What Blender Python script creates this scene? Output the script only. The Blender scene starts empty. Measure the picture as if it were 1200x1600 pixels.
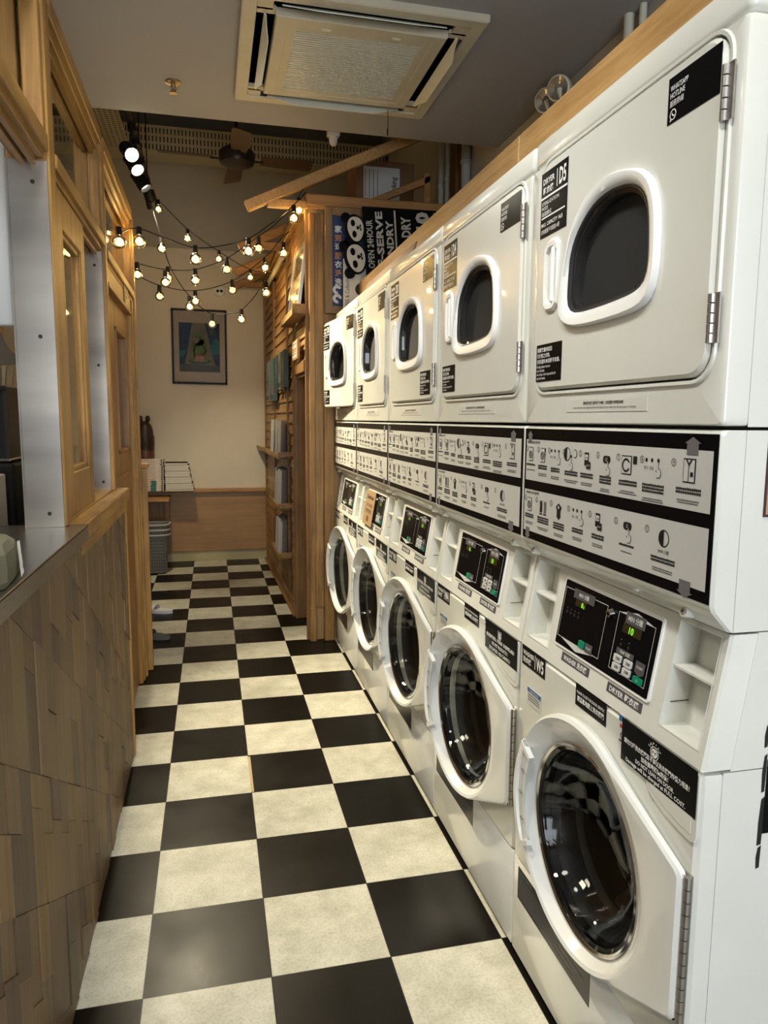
import bpy, bmesh, math, random
from mathutils import Vector, Matrix
C = bpy.context.scene
COL = C.collection
random.seed(7)
PI = math.pi

# ------------------------------------------------------------------ camera
cam_d = bpy.data.cameras.new('camera'); cam = bpy.data.objects.new('camera', cam_d); COL.objects.link(cam)
F_PX, PITCH, YAW, ROLL, EYE = 1126.61, .12717, .23414, .00735, 1.37353
fw = Vector((math.sin(YAW)*math.cos(PITCH), math.cos(YAW)*math.cos(PITCH), -math.sin(PITCH)))
rt = Vector((math.cos(YAW), -math.sin(YAW), 0)); up = rt.cross(fw)
r2 = rt*math.cos(ROLL)+up*math.sin(ROLL); u2 = up*math.cos(ROLL)-rt*math.sin(ROLL)
m = Matrix((r2, u2, -fw)).transposed().to_4x4(); m.translation = Vector((0, 0, EYE)); cam.matrix_world = m
cam_d.sensor_fit = 'VERTICAL'; cam_d.sensor_height = 24; cam_d.sensor_width = 18
cam_d.lens = F_PX/1600*24; cam_d.clip_start = .02; cam_d.clip_end = 60
C.camera = cam
# ------------------------------------------------------------------ world, exposure, large lights
C.view_settings.view_transform = 'Standard'; C.view_settings.look = 'None'
C.view_settings.gamma = 1; C.view_settings.use_curve_mapping = False
C.view_settings.exposure = 0.78
W = bpy.data.worlds.new('world'); C.world = W; W.use_nodes = True
W.node_tree.nodes['Background'].inputs[0].default_value = (.75, .86, 1, 1)
W.node_tree.nodes['Background'].inputs[1].default_value = 1.2


def area(name, loc, target, sx, sy, power, color, spread=PI):
    d = bpy.data.lights.new(name, 'AREA'); d.shape = 'RECTANGLE'; d.size = sx; d.size_y = sy; d.energy = power; d.color = color; d.spread = spread
    o = bpy.data.objects.new(name, d); COL.objects.link(o); o.location = loc
    o.rotation_euler = (Vector(target)-Vector(loc)).to_track_quat('-Z', 'Y').to_euler(); return o


def spot(name, loc, target, power, color, ang, blend=.6, rad=.04):
    d = bpy.data.lights.new(name, 'SPOT'); d.energy = power; d.color = color; d.spot_size = math.radians(ang); d.spot_blend = blend; d.shadow_soft_size = rad
    o = bpy.data.objects.new(name, d); COL.objects.link(o); o.location = loc
    o.rotation_euler = (Vector(target)-Vector(loc)).to_track_quat('-Z', 'Y').to_euler(); return o


WARM = (1, .88, .62); NEUT = (1, .98, .90)
# daylight through the shop front behind the camera
area('shopfront_daylight', (.35, -2.3, 1.45), (.35, 4, 1.1), 1.9, 2.3, 40, (.93, .97, 1))
area('unseen_kitchen_lamp', (-1.5, 1.6, 2.8), (-1.5, 1.8, 0), .5, .5, 14, (1, .88, .68))  # unseen lamp, added to brighten the kitchen interior behind the hatch
# the ceiling track over the near aisle and the one hanging over the far aisle
TRACK = [((-.427, 4.63, 2.90), (.72, 3.0, .9)), ((-.422, 4.85, 2.90), (.72, 3.6, 1.0)),
         ((-.407, 5.18, 2.90), (.72, 3.3, .5)), ((-.378, 5.60, 2.90), (.40, 6.2, .3))]
spot('near_ceiling_spot', (-.12, .25, 2.88), (.72, 1.5, 1.1), 46, NEUT, 95, .8, .12)
spot('near_ceiling_spot', (-.12, 1.35, 2.88), (.60, 2.2, .9), 44, NEUT, 95, .8, .12)

# ------------------------------------------------------------------ materials
MATS = {}


def mat(name, col, rough=.5, metal=0, spec=.5, bump=0, bscale=60, var=0, vscale=3, emis=None, es=0, trans=0, ior=1.45, alpha=1, coat=0, stretch=(1, 1, 1)):
    if name in MATS: return MATS[name]
    M = bpy.data.materials.new(name); M.use_nodes = True; nt = M.node_tree; b = nt.nodes['Principled BSDF']
    b.inputs['Base Color'].default_value = (*col, 1); b.inputs['Roughness'].default_value = rough; b.inputs['Metallic'].default_value = metal
    b.inputs['Specular IOR Level'].default_value = spec; b.inputs['IOR'].default_value = ior
    b.inputs['Transmission Weight'].default_value = trans; b.inputs['Alpha'].default_value = alpha; b.inputs['Coat Weight'].default_value = coat
    if emis: b.inputs['Emission Color'].default_value = (*emis, 1); b.inputs['Emission Strength'].default_value = es
    if bump or var:
        tc = nt.nodes.new('ShaderNodeTexCoord'); mp = nt.nodes.new('ShaderNodeMapping'); nt.links.new(tc.outputs['Object'], mp.inputs[0]); mp.inputs['Scale'].default_value = stretch
    if var:
        n = nt.nodes.new('ShaderNodeTexNoise'); n.inputs['Scale'].default_value = vscale; n.inputs['Detail'].default_value = 5; nt.links.new(mp.outputs[0], n.inputs['Vector'])
        r = nt.nodes.new('ShaderNodeMapRange'); r.inputs[1].default_value = .3; r.inputs[2].default_value = .7; r.inputs[3].default_value = 1-var; r.inputs[4].default_value = 1+var*.4
        nt.links.new(n.outputs[0], r.inputs[0])
        mx = nt.nodes.new('ShaderNodeVectorMath'); mx.operation = 'SCALE'; mx.inputs[0].default_value = col; nt.links.new(r.outputs[0], mx.inputs['Scale']); nt.links.new(mx.outputs[0], b.inputs['Base Color'])
    if bump:
        n = nt.nodes.new('ShaderNodeTexNoise'); n.inputs['Scale'].default_value = bscale; n.inputs['Detail'].default_value = 4; nt.links.new(mp.outputs[0], n.inputs['Vector'])
        bp = nt.nodes.new('ShaderNodeBump'); bp.inputs['Strength'].default_value = bump; bp.inputs['Distance'].default_value = .01; nt.links.new(n.outputs[0], bp.inputs['Height']); nt.links.new(bp.outputs[0], b.inputs['Normal'])
    MATS[name] = M; return M


def wood(name, c1, c2, axis='z', rough=.45, sc=1.0, knots=True):
    """procedural timber: grain stretched along one axis of the object"""
    if name in MATS: return MATS[name]
    M = bpy.data.materials.new(name); M.use_nodes = True; nt = M.node_tree; b = nt.nodes['Principled BSDF']; L = nt.links
    tc = nt.nodes.new('ShaderNodeTexCoord'); mp = nt.nodes.new('ShaderNodeMapping'); L.new(tc.outputs['Object'], mp.inputs[0])
    s = {'x': (.06, 1, 1), 'y': (1, .06, 1), 'z': (1, 1, .06)}[axis]; mp.inputs['Scale'].default_value = [v*sc for v in s]
    n = nt.nodes.new('ShaderNodeTexNoise'); n.inputs['Scale'].default_value = 38; n.inputs['Detail'].default_value = 7; n.inputs['Roughness'].default_value = .62; n.inputs['Distortion'].default_value = 1.2; L.new(mp.outputs[0], n.inputs['Vector'])
    n2 = nt.nodes.new('ShaderNodeTexNoise'); n2.inputs['Scale'].default_value = 3.1; n2.inputs['Detail'].default_value = 3; L.new(tc.outputs['Object'], n2.inputs['Vector'])
    ad = nt.nodes.new('ShaderNodeMath'); ad.operation = 'ADD'; L.new(n.outputs[0], ad.inputs[0])
    mm = nt.nodes.new('ShaderNodeMath'); mm.operation = 'MULTIPLY'; mm.inputs[1].default_value = .7; L.new(n2.outputs[0], mm.inputs[0]); L.new(mm.outputs[0], ad.inputs[1])
    r = nt.nodes.new('ShaderNodeValToRGB'); L.new(ad.outputs[0], r.inputs[0])
    r.color_ramp.elements[0].position = .58; r.color_ramp.elements[0].color = (*c2, 1); r.color_ramp.elements[1].position = 1.08; r.color_ramp.elements[1].color = (*c1, 1)
    out = r.outputs[0]
    if knots:
        v = nt.nodes.new('ShaderNodeTexVoronoi'); v.inputs['Scale'].default_value = 2.6; mp2 = nt.nodes.new('ShaderNodeMapping'); L.new(tc.outputs['Object'], mp2.inputs[0]); mp2.inputs['Scale'].default_value = {'x': (.6, 1.4, 1.4), 'y': (1.4, .6, 1.4), 'z': (1.4, 1.4, .6)}[axis]; L.new(mp2.outputs[0], v.inputs['Vector'])
        kr = nt.nodes.new('ShaderNodeMapRange'); kr.inputs[1].default_value = .018; kr.inputs[2].default_value = .055; L.new(v.outputs['Distance'], kr.inputs[0])
        mx = nt.nodes.new('ShaderNodeMix'); mx.data_type = 'RGBA'; L.new(kr.outputs[0], mx.inputs[0]); mx.inputs[6].default_value = (c2[0]*.3, c2[1]*.25, c2[2]*.2, 1); L.new(out, mx.inputs[7]); out = mx.outputs[2]
    L.new(out, b.inputs['Base Color']); b.inputs['Roughness'].default_value = rough
    bp = nt.nodes.new('ShaderNodeBump'); bp.inputs['Strength'].default_value = .25; bp.inputs['Distance'].default_value = .004; L.new(n.outputs[0], bp.inputs['Height']); L.new(bp.outputs[0], b.inputs['Normal'])
    MATS[name] = M; return M


WHITE = mat('white_enamel', (.715, .72, .665), .22, spec=.5, var=.05, vscale=4, coat=.3)
WHITE2 = mat('white_door_enamel', (.79, .80, .775), .2, var=.03, vscale=5, coat=.3)
PLAST = mat('white_moulded_plastic', (.75, .755, .695), .38, var=.06, vscale=9)
BRIGHT = mat('bright_white_plastic', (.86, .87, .86), .25)
GAP = mat('dark_gap', (.015, .015, .015), .8)
BLACK = mat('black_vinyl', (.004, .004, .005), .22, spec=.14)
GREYL = mat('grey_vinyl', (.085, .08, .085), .45)
PAPERW = mat('poster_grey_white', (.60, .595, .56), .45)
INKW = mat('white_ink', (.85, .85, .85), .5)
INKK = mat('black_ink', (.01, .01, .01), .5)
INKG = mat('faded_ink', (.10, .10, .10), .5)
BLUE = mat('blue_ink', (.03, .14, .33), .5)
RED = mat('red_ink', (.45, .03, .03), .5)
GREEN = mat('green_button', (0, .23, .12), .4)
LED = mat('green_segments', (.02, .05, 0), .5, emis=(.35, 1, .05), es=.7)
KEY = mat('grey_key', (.62, .62, .60), .4)
CHROME = mat('chrome', (.75, .74, .72), .14, metal=1)
STEELD = mat('drum_steel', (.035, .034, .033), .3, metal=.6)
RUBBER = mat('dark_rubber', (.03, .03, .032), .4)
DRUM = mat('dark_drum', (.045, .042, .04), .35)
HINGE = mat('brushed_hinge_steel', (.52, .50, .47), .38, metal=1, var=.25, vscale=30)
DGLASS = mat('dark_tinted_glass', (.05, .05, .05), .03, trans=.55, ior=1.5, spec=.8)
GLASS = mat('clear_glass', (.93, .95, .94), .02, trans=1, ior=1.45)
STEEL = mat('scratched_stainless', (.60, .55, .49), .28, metal=1, var=.45, vscale=3, bump=.012, bscale=16, stretch=(.25, .25, 1.6))
STEELH = mat('stainless_counter', (.47, .46, .44), .26, metal=1, var=.12, vscale=4, bump=.015, bscale=14)
PINE = wood('pine_trim', (.40, .22, .058), (.15, .068, .015), 'z')
PINEY = wood('pine_rail', (.38, .21, .056), (.15, .068, .015), 'y')
PINEX = wood('pine_cross', (.42, .22, .07), (.22, .10, .03), 'x')
DPINE = wood('dark_pine', (.28, .145, .042), (.14, .062, .018), 'z')
CLAD = wood('cladding_pine', (.34, .195, .07), (.17, .09, .03), 'y')
PLY = wood('plywood_dado', (.38, .215, .085), (.27, .145, .052), 'x', sc=.5, knots=False)
BEAM = wood('warm_beam', (.45, .27, .105), (.27, .14, .045), 'y')
STAVES = [wood('stave_a', (0.200, 0.126, 0.060), (0.119, 0.071, 0.031), 'z', .5), wood('stave_b', (0.162, 0.100, 0.049), (0.098, 0.060, 0.028), 'z', .5),
          wood('stave_c', (0.123, 0.076, 0.043), (0.072, 0.045, 0.025), 'z', .5), wood('stave_d', (0.230, 0.140, 0.055), (0.136, 0.078, 0.027), 'z', .5)]
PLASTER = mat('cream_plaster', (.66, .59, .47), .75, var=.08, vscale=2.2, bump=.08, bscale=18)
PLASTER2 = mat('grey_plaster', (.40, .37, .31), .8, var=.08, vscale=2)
CEIL = mat('ceiling_paint', (.38, .372, .385), .75, var=.05, vscale=1.5)
DARKC = mat('dark_ceiling', (.10, .09, .08), .9)
ACP = mat('aged_plastic', (.62, .57, .44), .45, var=.08, vscale=7)
ACP2 = mat('louvre_plastic', (.74, .74, .62), .35)
BLKM = mat('black_metal', (.008, .008, .008), .45, spec=.2)
BRASS = mat('dull_brass', (.4, .32, .2), .4, metal=1)


class MB:
    """collects shapes; build() links them as ONE mesh object"""
    def __init__(s): s.v = []; s.f = []; s.m = []

    def add(s, vs, fs, mi=0):
        o = len(s.v); s.v += [tuple(v) for v in vs]; s.f += [[i+o for i in f] for f in fs]; s.m += [mi]*len(fs)

    def bm(s, b, mi=0, M=None):
        if M: b.transform(M)
        b.verts.index_update(); s.add([v.co[:] for v in b.verts], [[v.index for v in f.verts] for f in b.faces], mi); b.free()

    def box(s, x0, x1, y0, y1, z0, z1, mi=0, bev=0, seg=1, M=None):
        b = bmesh.new(); bmesh.ops.create_cube(b, size=1)
        for v in b.verts: v.co = Vector((x0+(v.co.x+.5)*(x1-x0), y0+(v.co.y+.5)*(y1-y0), z0+(v.co.z+.5)*(z1-z0)))
        if bev: bmesh.ops.bevel(b, geom=b.edges[:], offset=bev, segments=seg, affect='EDGES', profile=.5)
        s.bm(b, mi, M)

    def loft(s, loops, mi=0, cap0=False, cap1=False, closed=True):
        n = len(loops[0]); vs = [p for l in loops for p in l]; fs = []
        for k in range(len(loops)-1):
            for i in range(n if closed else n-1):
                j = (i+1) % n; fs.append([k*n+i, k*n+j, (k+1)*n+j, (k+1)*n+i])
        if cap0: fs.append(list(range(n))[::-1])
        if cap1: fs.append([(len(loops)-1)*n+i for i in range(n)])
        s.add(vs, fs, mi)

    def cyl(s, p0, p1, r0, r1=None, n=16, mi=0, cap=True):
        r1 = r0 if r1 is None else r1; p0 = Vector(p0); p1 = Vector(p1); q = (p1-p0).to_track_quat('Z', 'Y'); L = []
        for p, r in ((p0, r0), (p1, r1)): L.append([p+q @ Vector((r*math.cos(2*PI*i/n), r*math.sin(2*PI*i/n), 0)) for i in range(n)])
        s.loft(L, mi, cap, cap)

    def lathe(s, prof, c, axis=(0, 0, 1), n=24, mi=0, cap0=False, cap1=False):
        q = Vector(axis).to_track_quat('Z', 'Y'); c = Vector(c)
        s.loft([[c+q @ Vector((r*math.cos(2*PI*i/n), r*math.sin(2*PI*i/n), h)) for i in range(n)] for r, h in prof], mi, cap0, cap1)

    def tube(s, pts, r, n=6, mi=0):
        pts = [Vector(p) for p in pts]; L = []
        for i, p in enumerate(pts):
            d = (pts[min(i+1, len(pts)-1)]-pts[max(i-1, 0)]).normalized(); q = d.to_track_quat('Z', 'Y')
            L.append([p+q @ Vector((r*math.cos(2*PI*k/n), r*math.sin(2*PI*k/n), 0)) for k in range(n)])
        s.loft(L, mi, True, True)

    def sph(s, c, r, mi=0, n=12, sc=(1, 1, 1)):
        b = bmesh.new(); bmesh.ops.create_uvsphere(b, u_segments=n, v_segments=max(6, n//2+2), radius=r)
        for v in b.verts: v.co = Vector((v.co.x*sc[0]+c[0], v.co.y*sc[1]+c[1], v.co.z*sc[2]+c[2]))
        s.bm(b, mi)

    def prism(s, pts, f0, f1, mi=0):
        """pts 2D; f0/f1 map (u,v)->3D for the two caps"""
        s.loft([[f0(u, v) for u, v in pts], [f1(u, v) for u, v in pts]], mi, True, True)

    def flat(s, pts, f, mi=0): s.add([f(u, v) for u, v in pts], [list(range(len(pts)))], mi)

    def rect(s, u0, v0, u1, v1, f, mi=0): s.flat([(u0, v0), (u1, v0), (u1, v1), (u0, v1)], f, mi)

    def text(s, body, u, v, size, f, mi=0, sx=1, bold=0, align='LEFT', rot=0, width=None):
        vs, fs = glyphs(body, bold)
        if not vs: return
        x0 = min(p[0] for p in vs); x1 = max(p[0] for p in vs)
        if width: sx = width/((x1-x0)*size)
        off = {'LEFT': -x0, 'CENTER': -(x0+x1)/2, 'RIGHT': -x1}[align]; c, sn = math.cos(rot), math.sin(rot)
        out = []
        for p in vs:
            a = (p[0]+off)*size*sx; b = p[1]*size
            out.append(f(u+a*c-b*sn, v+a*sn+b*c))
        s.add(out, fs, mi)

    def greek(s, u, v, w, h, f, mi=0, n=10, gap=.25):
        """a line of writing too small to read"""
        p = w/n
        for i in range(n):
            hh = h*random.uniform(.8, 1); s.rect(u+i*p, v, u+i*p+p*(1-gap), v+hh, f, mi)

    def ring(s, cu, cv, r0, r1, f, mi=0, n=20, a0=0, a1=2*PI):
        full = abs(a1-a0-2*PI) < 1e-6; k = n if full else n+1
        A = [a0+(a1-a0)*i/n for i in range(k)]
        L = [[f(cu+r*math.cos(a), cv+r*math.sin(a)) for a in A] for r in (r0, r1)]; s.loft(L, mi, closed=full)

    def disc(s, cu, cv, r, f, mi=0, n=16, sy=1): s.flat([(cu+r*math.cos(2*PI*i/n), cv+sy*r*math.sin(2*PI*i/n)) for i in range(n)], f, mi)

    def build(s, name, mats, parent=None, loc=(0, 0, 0), rot=(0, 0, 0), smooth=True, ang=32):
        me = bpy.data.meshes.new(name); me.from_pydata(s.v, [], s.f)
        for mm in (mats if isinstance(mats, (list, tuple)) else [mats]): me.materials.append(mm)
        me.polygons.foreach_set('material_index', s.m); me.validate()
        b = bmesh.new(); b.from_mesh(me)
        if smooth:
            for f in b.faces: f.smooth = True
            la = math.radians(ang)
            for e in b.edges: e.smooth = len(e.link_faces) == 2 and e.calc_face_angle(0) < la
        b.to_mesh(me); b.free()
        return link(name, me, parent, loc, rot)


def link(name, me, parent=None, loc=(0, 0, 0), rot=(0, 0, 0)):
    o = bpy.data.objects.new(name, me); COL.objects.link(o); o.location = loc; o.rotation_euler = rot
    if parent: o.parent = parent
    return o


GC = {}


def glyphs(body, bold):
    k = (body, bold)
    if k not in GC:
        c = bpy.data.curves.new('t', 'FONT'); c.body = body; c.size = 1; c.resolution_u = 2; c.dimensions = '2D'; c.fill_mode = 'FRONT'; c.offset = bold; c.space_character = 1+bold
        o = bpy.data.objects.new('t', c); me = bpy.data.meshes.new_from_object(o)
        GC[k] = ([v.co[:] for v in me.vertices], [list(p.vertices) for p in me.polygons])
        bpy.data.objects.remove(o); bpy.data.curves.remove(c); bpy.data.meshes.remove(me)
    return GC[k]


def empty(name, label, cat, loc=(0, 0, 0), rot=(0, 0, 0), group=None):
    o = bpy.data.objects.new(name, None); COL.objects.link(o); o.location = loc; o.rotation_euler = rot; o.empty_display_size = .1
    return tag(o, label, cat, group)


def tag(o, label, cat, group=None):
    o['label'] = label; o['category'] = cat
    if group: o['group'] = group
    return o


def struct(o, label=None, cat=None):
    o['kind'] = 'structure'
    if label: o['label'] = label
    if cat: o['category'] = cat
    return o


def plane(Y): return lambda u, v: (u, Y, v)       # local front planes, facing -Y


def raycast(poly, c, ang):
    """point where the ray from c at angle ang leaves polygon poly"""
    dx, dy = math.cos(ang), math.sin(ang); best = None
    for i in range(len(poly)):
        ax, ay = poly[i]; bx, by = poly[(i+1) % len(poly)]; ex, ey = bx-ax, by-ay; den = dx*ey-dy*ex
        if abs(den) < 1e-12: continue
        t = ((ax-c[0])*ey-(ay-c[1])*ex)/den; s = ((ax-c[0])*dy-(ay-c[1])*dx)/den
        if t > 0 and -1e-6 <= s <= 1+1e-6 and (best is None or t < best): best = t
    return (c[0]+dx*best, c[1]+dy*best)


def rrect(x0, x1, z0, z1, r, n=5):
    P = []
    for cx, cz, a in ((x1-r, z1-r, 0), (x0+r, z1-r, PI/2), (x0+r, z0+r, PI), (x1-r, z0+r, 1.5*PI)):
        for i in range(n+1): P.append((cx+r*math.cos(a+PI/2*i/n), cz+r*math.sin(a+PI/2*i/n)))
    return P


def angles(c, polys, n=48):
    A = [2*PI*i/n for i in range(n)]
    for p in polys:
        for x, z in p: A.append(math.atan2(z-c[1], x-c[0]) % (2*PI))
    A = sorted(A); out = [A[0]]
    for a in A[1:]:
        if a-out[-1] > 1e-3: out.append(a)
    return out


def loop(poly, c, A, Y):
    """closed loop of 3D points; Y number or function of (x,z)"""
    P = [raycast(poly, c, a) for a in A]
    return [(x, Y(x, z) if callable(Y) else Y, z) for x, z in P]


def scalep(poly, c, k): return [(c[0]+(x-c[0])*k, c[1]+(z-c[1])*k) for x, z in poly]


def smoothp(poly, it=2):
    for _ in range(it):
        q = []
        for i in range(len(poly)):
            a = poly[i]; b = poly[(i+1) % len(poly)]
            q += [(a[0]*.75+b[0]*.25, a[1]*.75+b[1]*.25), (a[0]*.25+b[0]*.75, a[1]*.25+b[1]*.75)]
        poly = q
    return poly


# ------------------------------------------------------------------ the setting
TX, TY, TS = -.18976, 1.64619, .3048


def floor_mat():
    M = bpy.data.materials.new('checker_vinyl'); M.use_nodes = True; nt = M.node_tree; b = nt.nodes['Principled BSDF']; L = nt.links
    tc = nt.nodes.new('ShaderNodeTexCoord'); mp = nt.nodes.new('ShaderNodeMapping'); L.new(tc.outputs['Object'], mp.inputs[0])
    mp.inputs['Location'].default_value = (-TX/TS, -TY/TS, .5); mp.inputs['Scale'].default_value = (1/TS, 1/TS, 0)
    ck = nt.nodes.new('ShaderNodeTexChecker'); ck.inputs['Scale'].default_value = 1; L.new(mp.outputs[0], ck.inputs[0])
    ck.inputs['Color1'].default_value = (1, 1, 1, 1); ck.inputs['Color2'].default_value = (0, 0, 0, 1)
    # scuffs and grime that belong to the tiles
    n = nt.nodes.new('ShaderNodeTexNoise'); n.inputs['Scale'].default_value = 9; n.inputs['Detail'].default_value = 9; n.inputs['Roughness'].default_value = .7; L.new(tc.outputs['Object'], n.inputs['Vector'])
    r = nt.nodes.new('ShaderNodeValToRGB'); L.new(n.outputs[0], r.inputs[0]); r.color_ramp.elements[0].position = .3; r.color_ramp.elements[0].color = (.40, .385, .30, 1); r.color_ramp.elements[1].position = .62; r.color_ramp.elements[1].color = (.60, .58, .48, 1)
    n2 = nt.nodes.new('ShaderNodeTexNoise'); n2.inputs['Scale'].default_value = 130; n2.inputs['Detail'].default_value = 3; L.new(tc.outputs['Object'], n2.inputs['Vector'])
    r2_ = nt.nodes.new('ShaderNodeMapRange'); r2_.inputs[1].default_value = .3; r2_.inputs[2].default_value = .55; r2_.inputs[3].default_value = .82; r2_.inputs[4].default_value = 1; L.new(n2.outputs[0], r2_.inputs[0])
    ms = nt.nodes.new('ShaderNodeVectorMath'); ms.operation = 'SCALE'; L.new(r.outputs[0], ms.inputs[0]); L.new(r2_.outputs[0], ms.inputs['Scale'])
    mx = nt.nodes.new('ShaderNodeMix'); mx.data_type = 'RGBA'; L.new(ck.outputs['Fac'], mx.inputs[0]); mx.inputs[6].default_value = (.005, .004, .003, 1); b.inputs['Specular IOR Level'].default_value = .11; L.new(ms.outputs[0], mx.inputs[7])
    # thin joints between tiles
    sep = nt.nodes.new('ShaderNodeSeparateXYZ'); L.new(mp.outputs[0], sep.inputs[0]); prev = None
    for ax in (0, 1):
        fr = nt.nodes.new('ShaderNodeMath'); fr.operation = 'PINGPONG'; fr.inputs[1].default_value = .5; L.new(sep.outputs[ax], fr.inputs[0])
        lt = nt.nodes.new('ShaderNodeMath'); lt.operation = 'LESS_THAN'; lt.inputs[1].default_value = .004; L.new(fr.outputs[0], lt.inputs[0])
        if prev is None: prev = lt
        else:
            mxx = nt.nodes.new('ShaderNodeMath'); mxx.operation = 'MAXIMUM'; L.new(prev.outputs[0], mxx.inputs[0]); L.new(lt.outputs[0], mxx.inputs[1]); prev = mxx
    mj = nt.nodes.new('ShaderNodeMix'); mj.data_type = 'RGBA'; L.new(prev.outputs[0], mj.inputs[0]); L.new(mx.outputs[2], mj.inputs[6]); mj.inputs[7].default_value = (.03, .025, .02, 1)
    L.new(mj.outputs[2], b.inputs['Base Color'])
    n3 = nt.nodes.new('ShaderNodeTexNoise'); n3.inputs['Scale'].default_value = 5; n3.inputs['Detail'].default_value = 6; L.new(tc.outputs['Object'], n3.inputs['Vector'])
    rr = nt.nodes.new('ShaderNodeMapRange'); rr.inputs[3].default_value = .2; rr.inputs[4].default_value = .46; L.new(n3.outputs[0], rr.inputs[0]); L.new(rr.outputs[0], b.inputs['Roughness'])
    bp = nt.nodes.new('ShaderNodeBump'); bp.inputs['Strength'].default_value = .12; bp.inputs['Distance'].default_value = .003; L.new(n.outputs[0], bp.inputs['Height']); L.new(bp.outputs[0], b.inputs['Normal'])
    return M


YB, YE, XR, ZC, ZH = 7.15, 4.17, 1.66, 2.95, 4.12     # back wall, edge of the low ceiling, right wall, ceilings
b = MB(); b.add([(-3, -2.6, 0), (XR+.1, -2.6, 0), (XR+.1, YB+.1, 0), (-3, YB+.1, 0), (-3, -2.6, -.1), (XR+.1, -2.6, -.1), (XR+.1, YB+.1, -.1), (-3, YB+.1, -.1)], [[0, 1, 2, 3], [7, 6, 5, 4], [0, 4, 5, 1], [2, 6, 7, 3], [1, 5, 6, 2], [3, 7, 4, 0]])
struct(b.build('floor', floor_mat()), 'black and cream checkerboard vinyl tile floor of the aisle', 'floor')
b = MB(); b.box(-3, XR, -2.6, YE, ZC, ZH, bev=.004); struct(b.build('ceiling', CEIL), 'low grey painted ceiling over the near machines', 'ceiling')
b = MB(); b.box(-3, XR+.1, YE, YB+.1, ZH, ZH+.1); struct(b.build('ceiling', DARKC), 'dark high ceiling over the far end of the aisle', 'ceiling')
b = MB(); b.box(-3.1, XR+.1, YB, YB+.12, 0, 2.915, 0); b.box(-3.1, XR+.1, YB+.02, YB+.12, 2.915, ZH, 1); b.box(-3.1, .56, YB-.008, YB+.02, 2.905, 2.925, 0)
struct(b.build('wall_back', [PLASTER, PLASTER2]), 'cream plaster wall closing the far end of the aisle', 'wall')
b = MB(); b.box(XR, XR+.12, -2.6, YB+.1, 0, ZH); struct(b.build('wall_right', mat('right_plaster', (.52, .49, .43), .8, var=.07, vscale=2)), 'pale plaster wall behind the machines', 'wall')
b = MB(); b.box(-3.1, -3, -2.6, YB+.1, 0, ZH); struct(b.build('wall_kitchen', PLASTER2))
b = MB()
for x0, x1, z0, z1 in ((-3, -.75, 0, ZC), (1.45, XR, 0, ZC), (-.75, 1.45, 2.65, ZC), (-.75, 1.45, 0, .12)): b.box(x0, x1, -2.6, -2.5, z0, z1)
struct(b.build('wall_front', PLASTER2), 'wall round the shop window behind the camera', 'wall')

b = MB(); b.box(TX+TS-.002, TX+TS+.009, TY+3*TS+.004, TY+4*TS-.012, 0, .0006, 0); b.box(TX+TS-.0015, TX+TS+.0015, TY-1.5*TS, TY+3*TS, 0, .0006, 1)
struct(b.build('trim_23', [mat('exposed_screed', (.42, .32, .17), .8), GAP]), 'tan strip of bare screed where a black tile has shrunk', 'floor gap')
# wainscot, ledge and baseboard on the back wall
b = MB(); b.box(-1.2, .575, YB-.05, YB, .10, .672, bev=.003); struct(b.build('trim_1', PLY), 'brown plywood dado along the foot of the back wall', 'panel')
b = MB(); b.box(-1.2, .58, YB-.085, YB, .672, .706, bev=.004); struct(b.build('trim_2', PINEX), 'wooden ledge capping the plywood dado', 'ledge')
b = MB(); b.box(-1.2, .575, YB-.035, YB, 0, .098, bev=.002); struct(b.build('baseboard_back', mat('pale_skirting', (.46, .40, .22), .5, var=.2, vscale=8, stretch=(.3, 1, 1))), 'pale greenish baseboard below the dado', 'baseboard')

# perforated metal cable tray high on the back wall
b = MB()
def perf(b, f, u0, u1, v0, v1, nu, nv):
    b.rect(u0, v0, u1, v1, f, 0); g = lambda u, v: tuple(Vector(f(u, v))+Vector(perf.n)*.002)
    du = (u1-u0)/nu; dv = (v1-v0)/nv
    for i in range(nu):
        for j in range(nv): b.rect(u0+(i+.3)*du, v0+(j+.16)*dv, u0+(i+.62)*du, v0+(j+.84)*dv, g, 1)
perf.n = (0, -1, 0); perf(b, lambda u, v: (u, YB-.30, v), -2.4, 1.62, 3.66, 3.86, 130, 3)
b.box(-2.4, 1.62, YB-.297, YB-.02, 3.66, 3.668, 0); b.box(-2.4, 1.62, YB-.303, YB-.28, 3.862, 3.872, 0)
tag(b.build('cable_tray', [mat('cream_tray', (.50, .46, .34), .6), GAP]), 'cream perforated metal tray running high along the back wall', 'cable tray')
b = MB(); perf.n = (0, 0, -1); perf(b, lambda u, v: (v, u, 3.62), 4.3, 6.7, -.93, -.62, 60, 8); b.box(-.93, -.62, 4.3, 6.7, 3.63, 3.64, 0)
tag(b.build('cable_tray', [MATS['cream_tray'], GAP]), 'perforated cream tray running toward the camera above the spotlights', 'cable tray')

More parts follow.
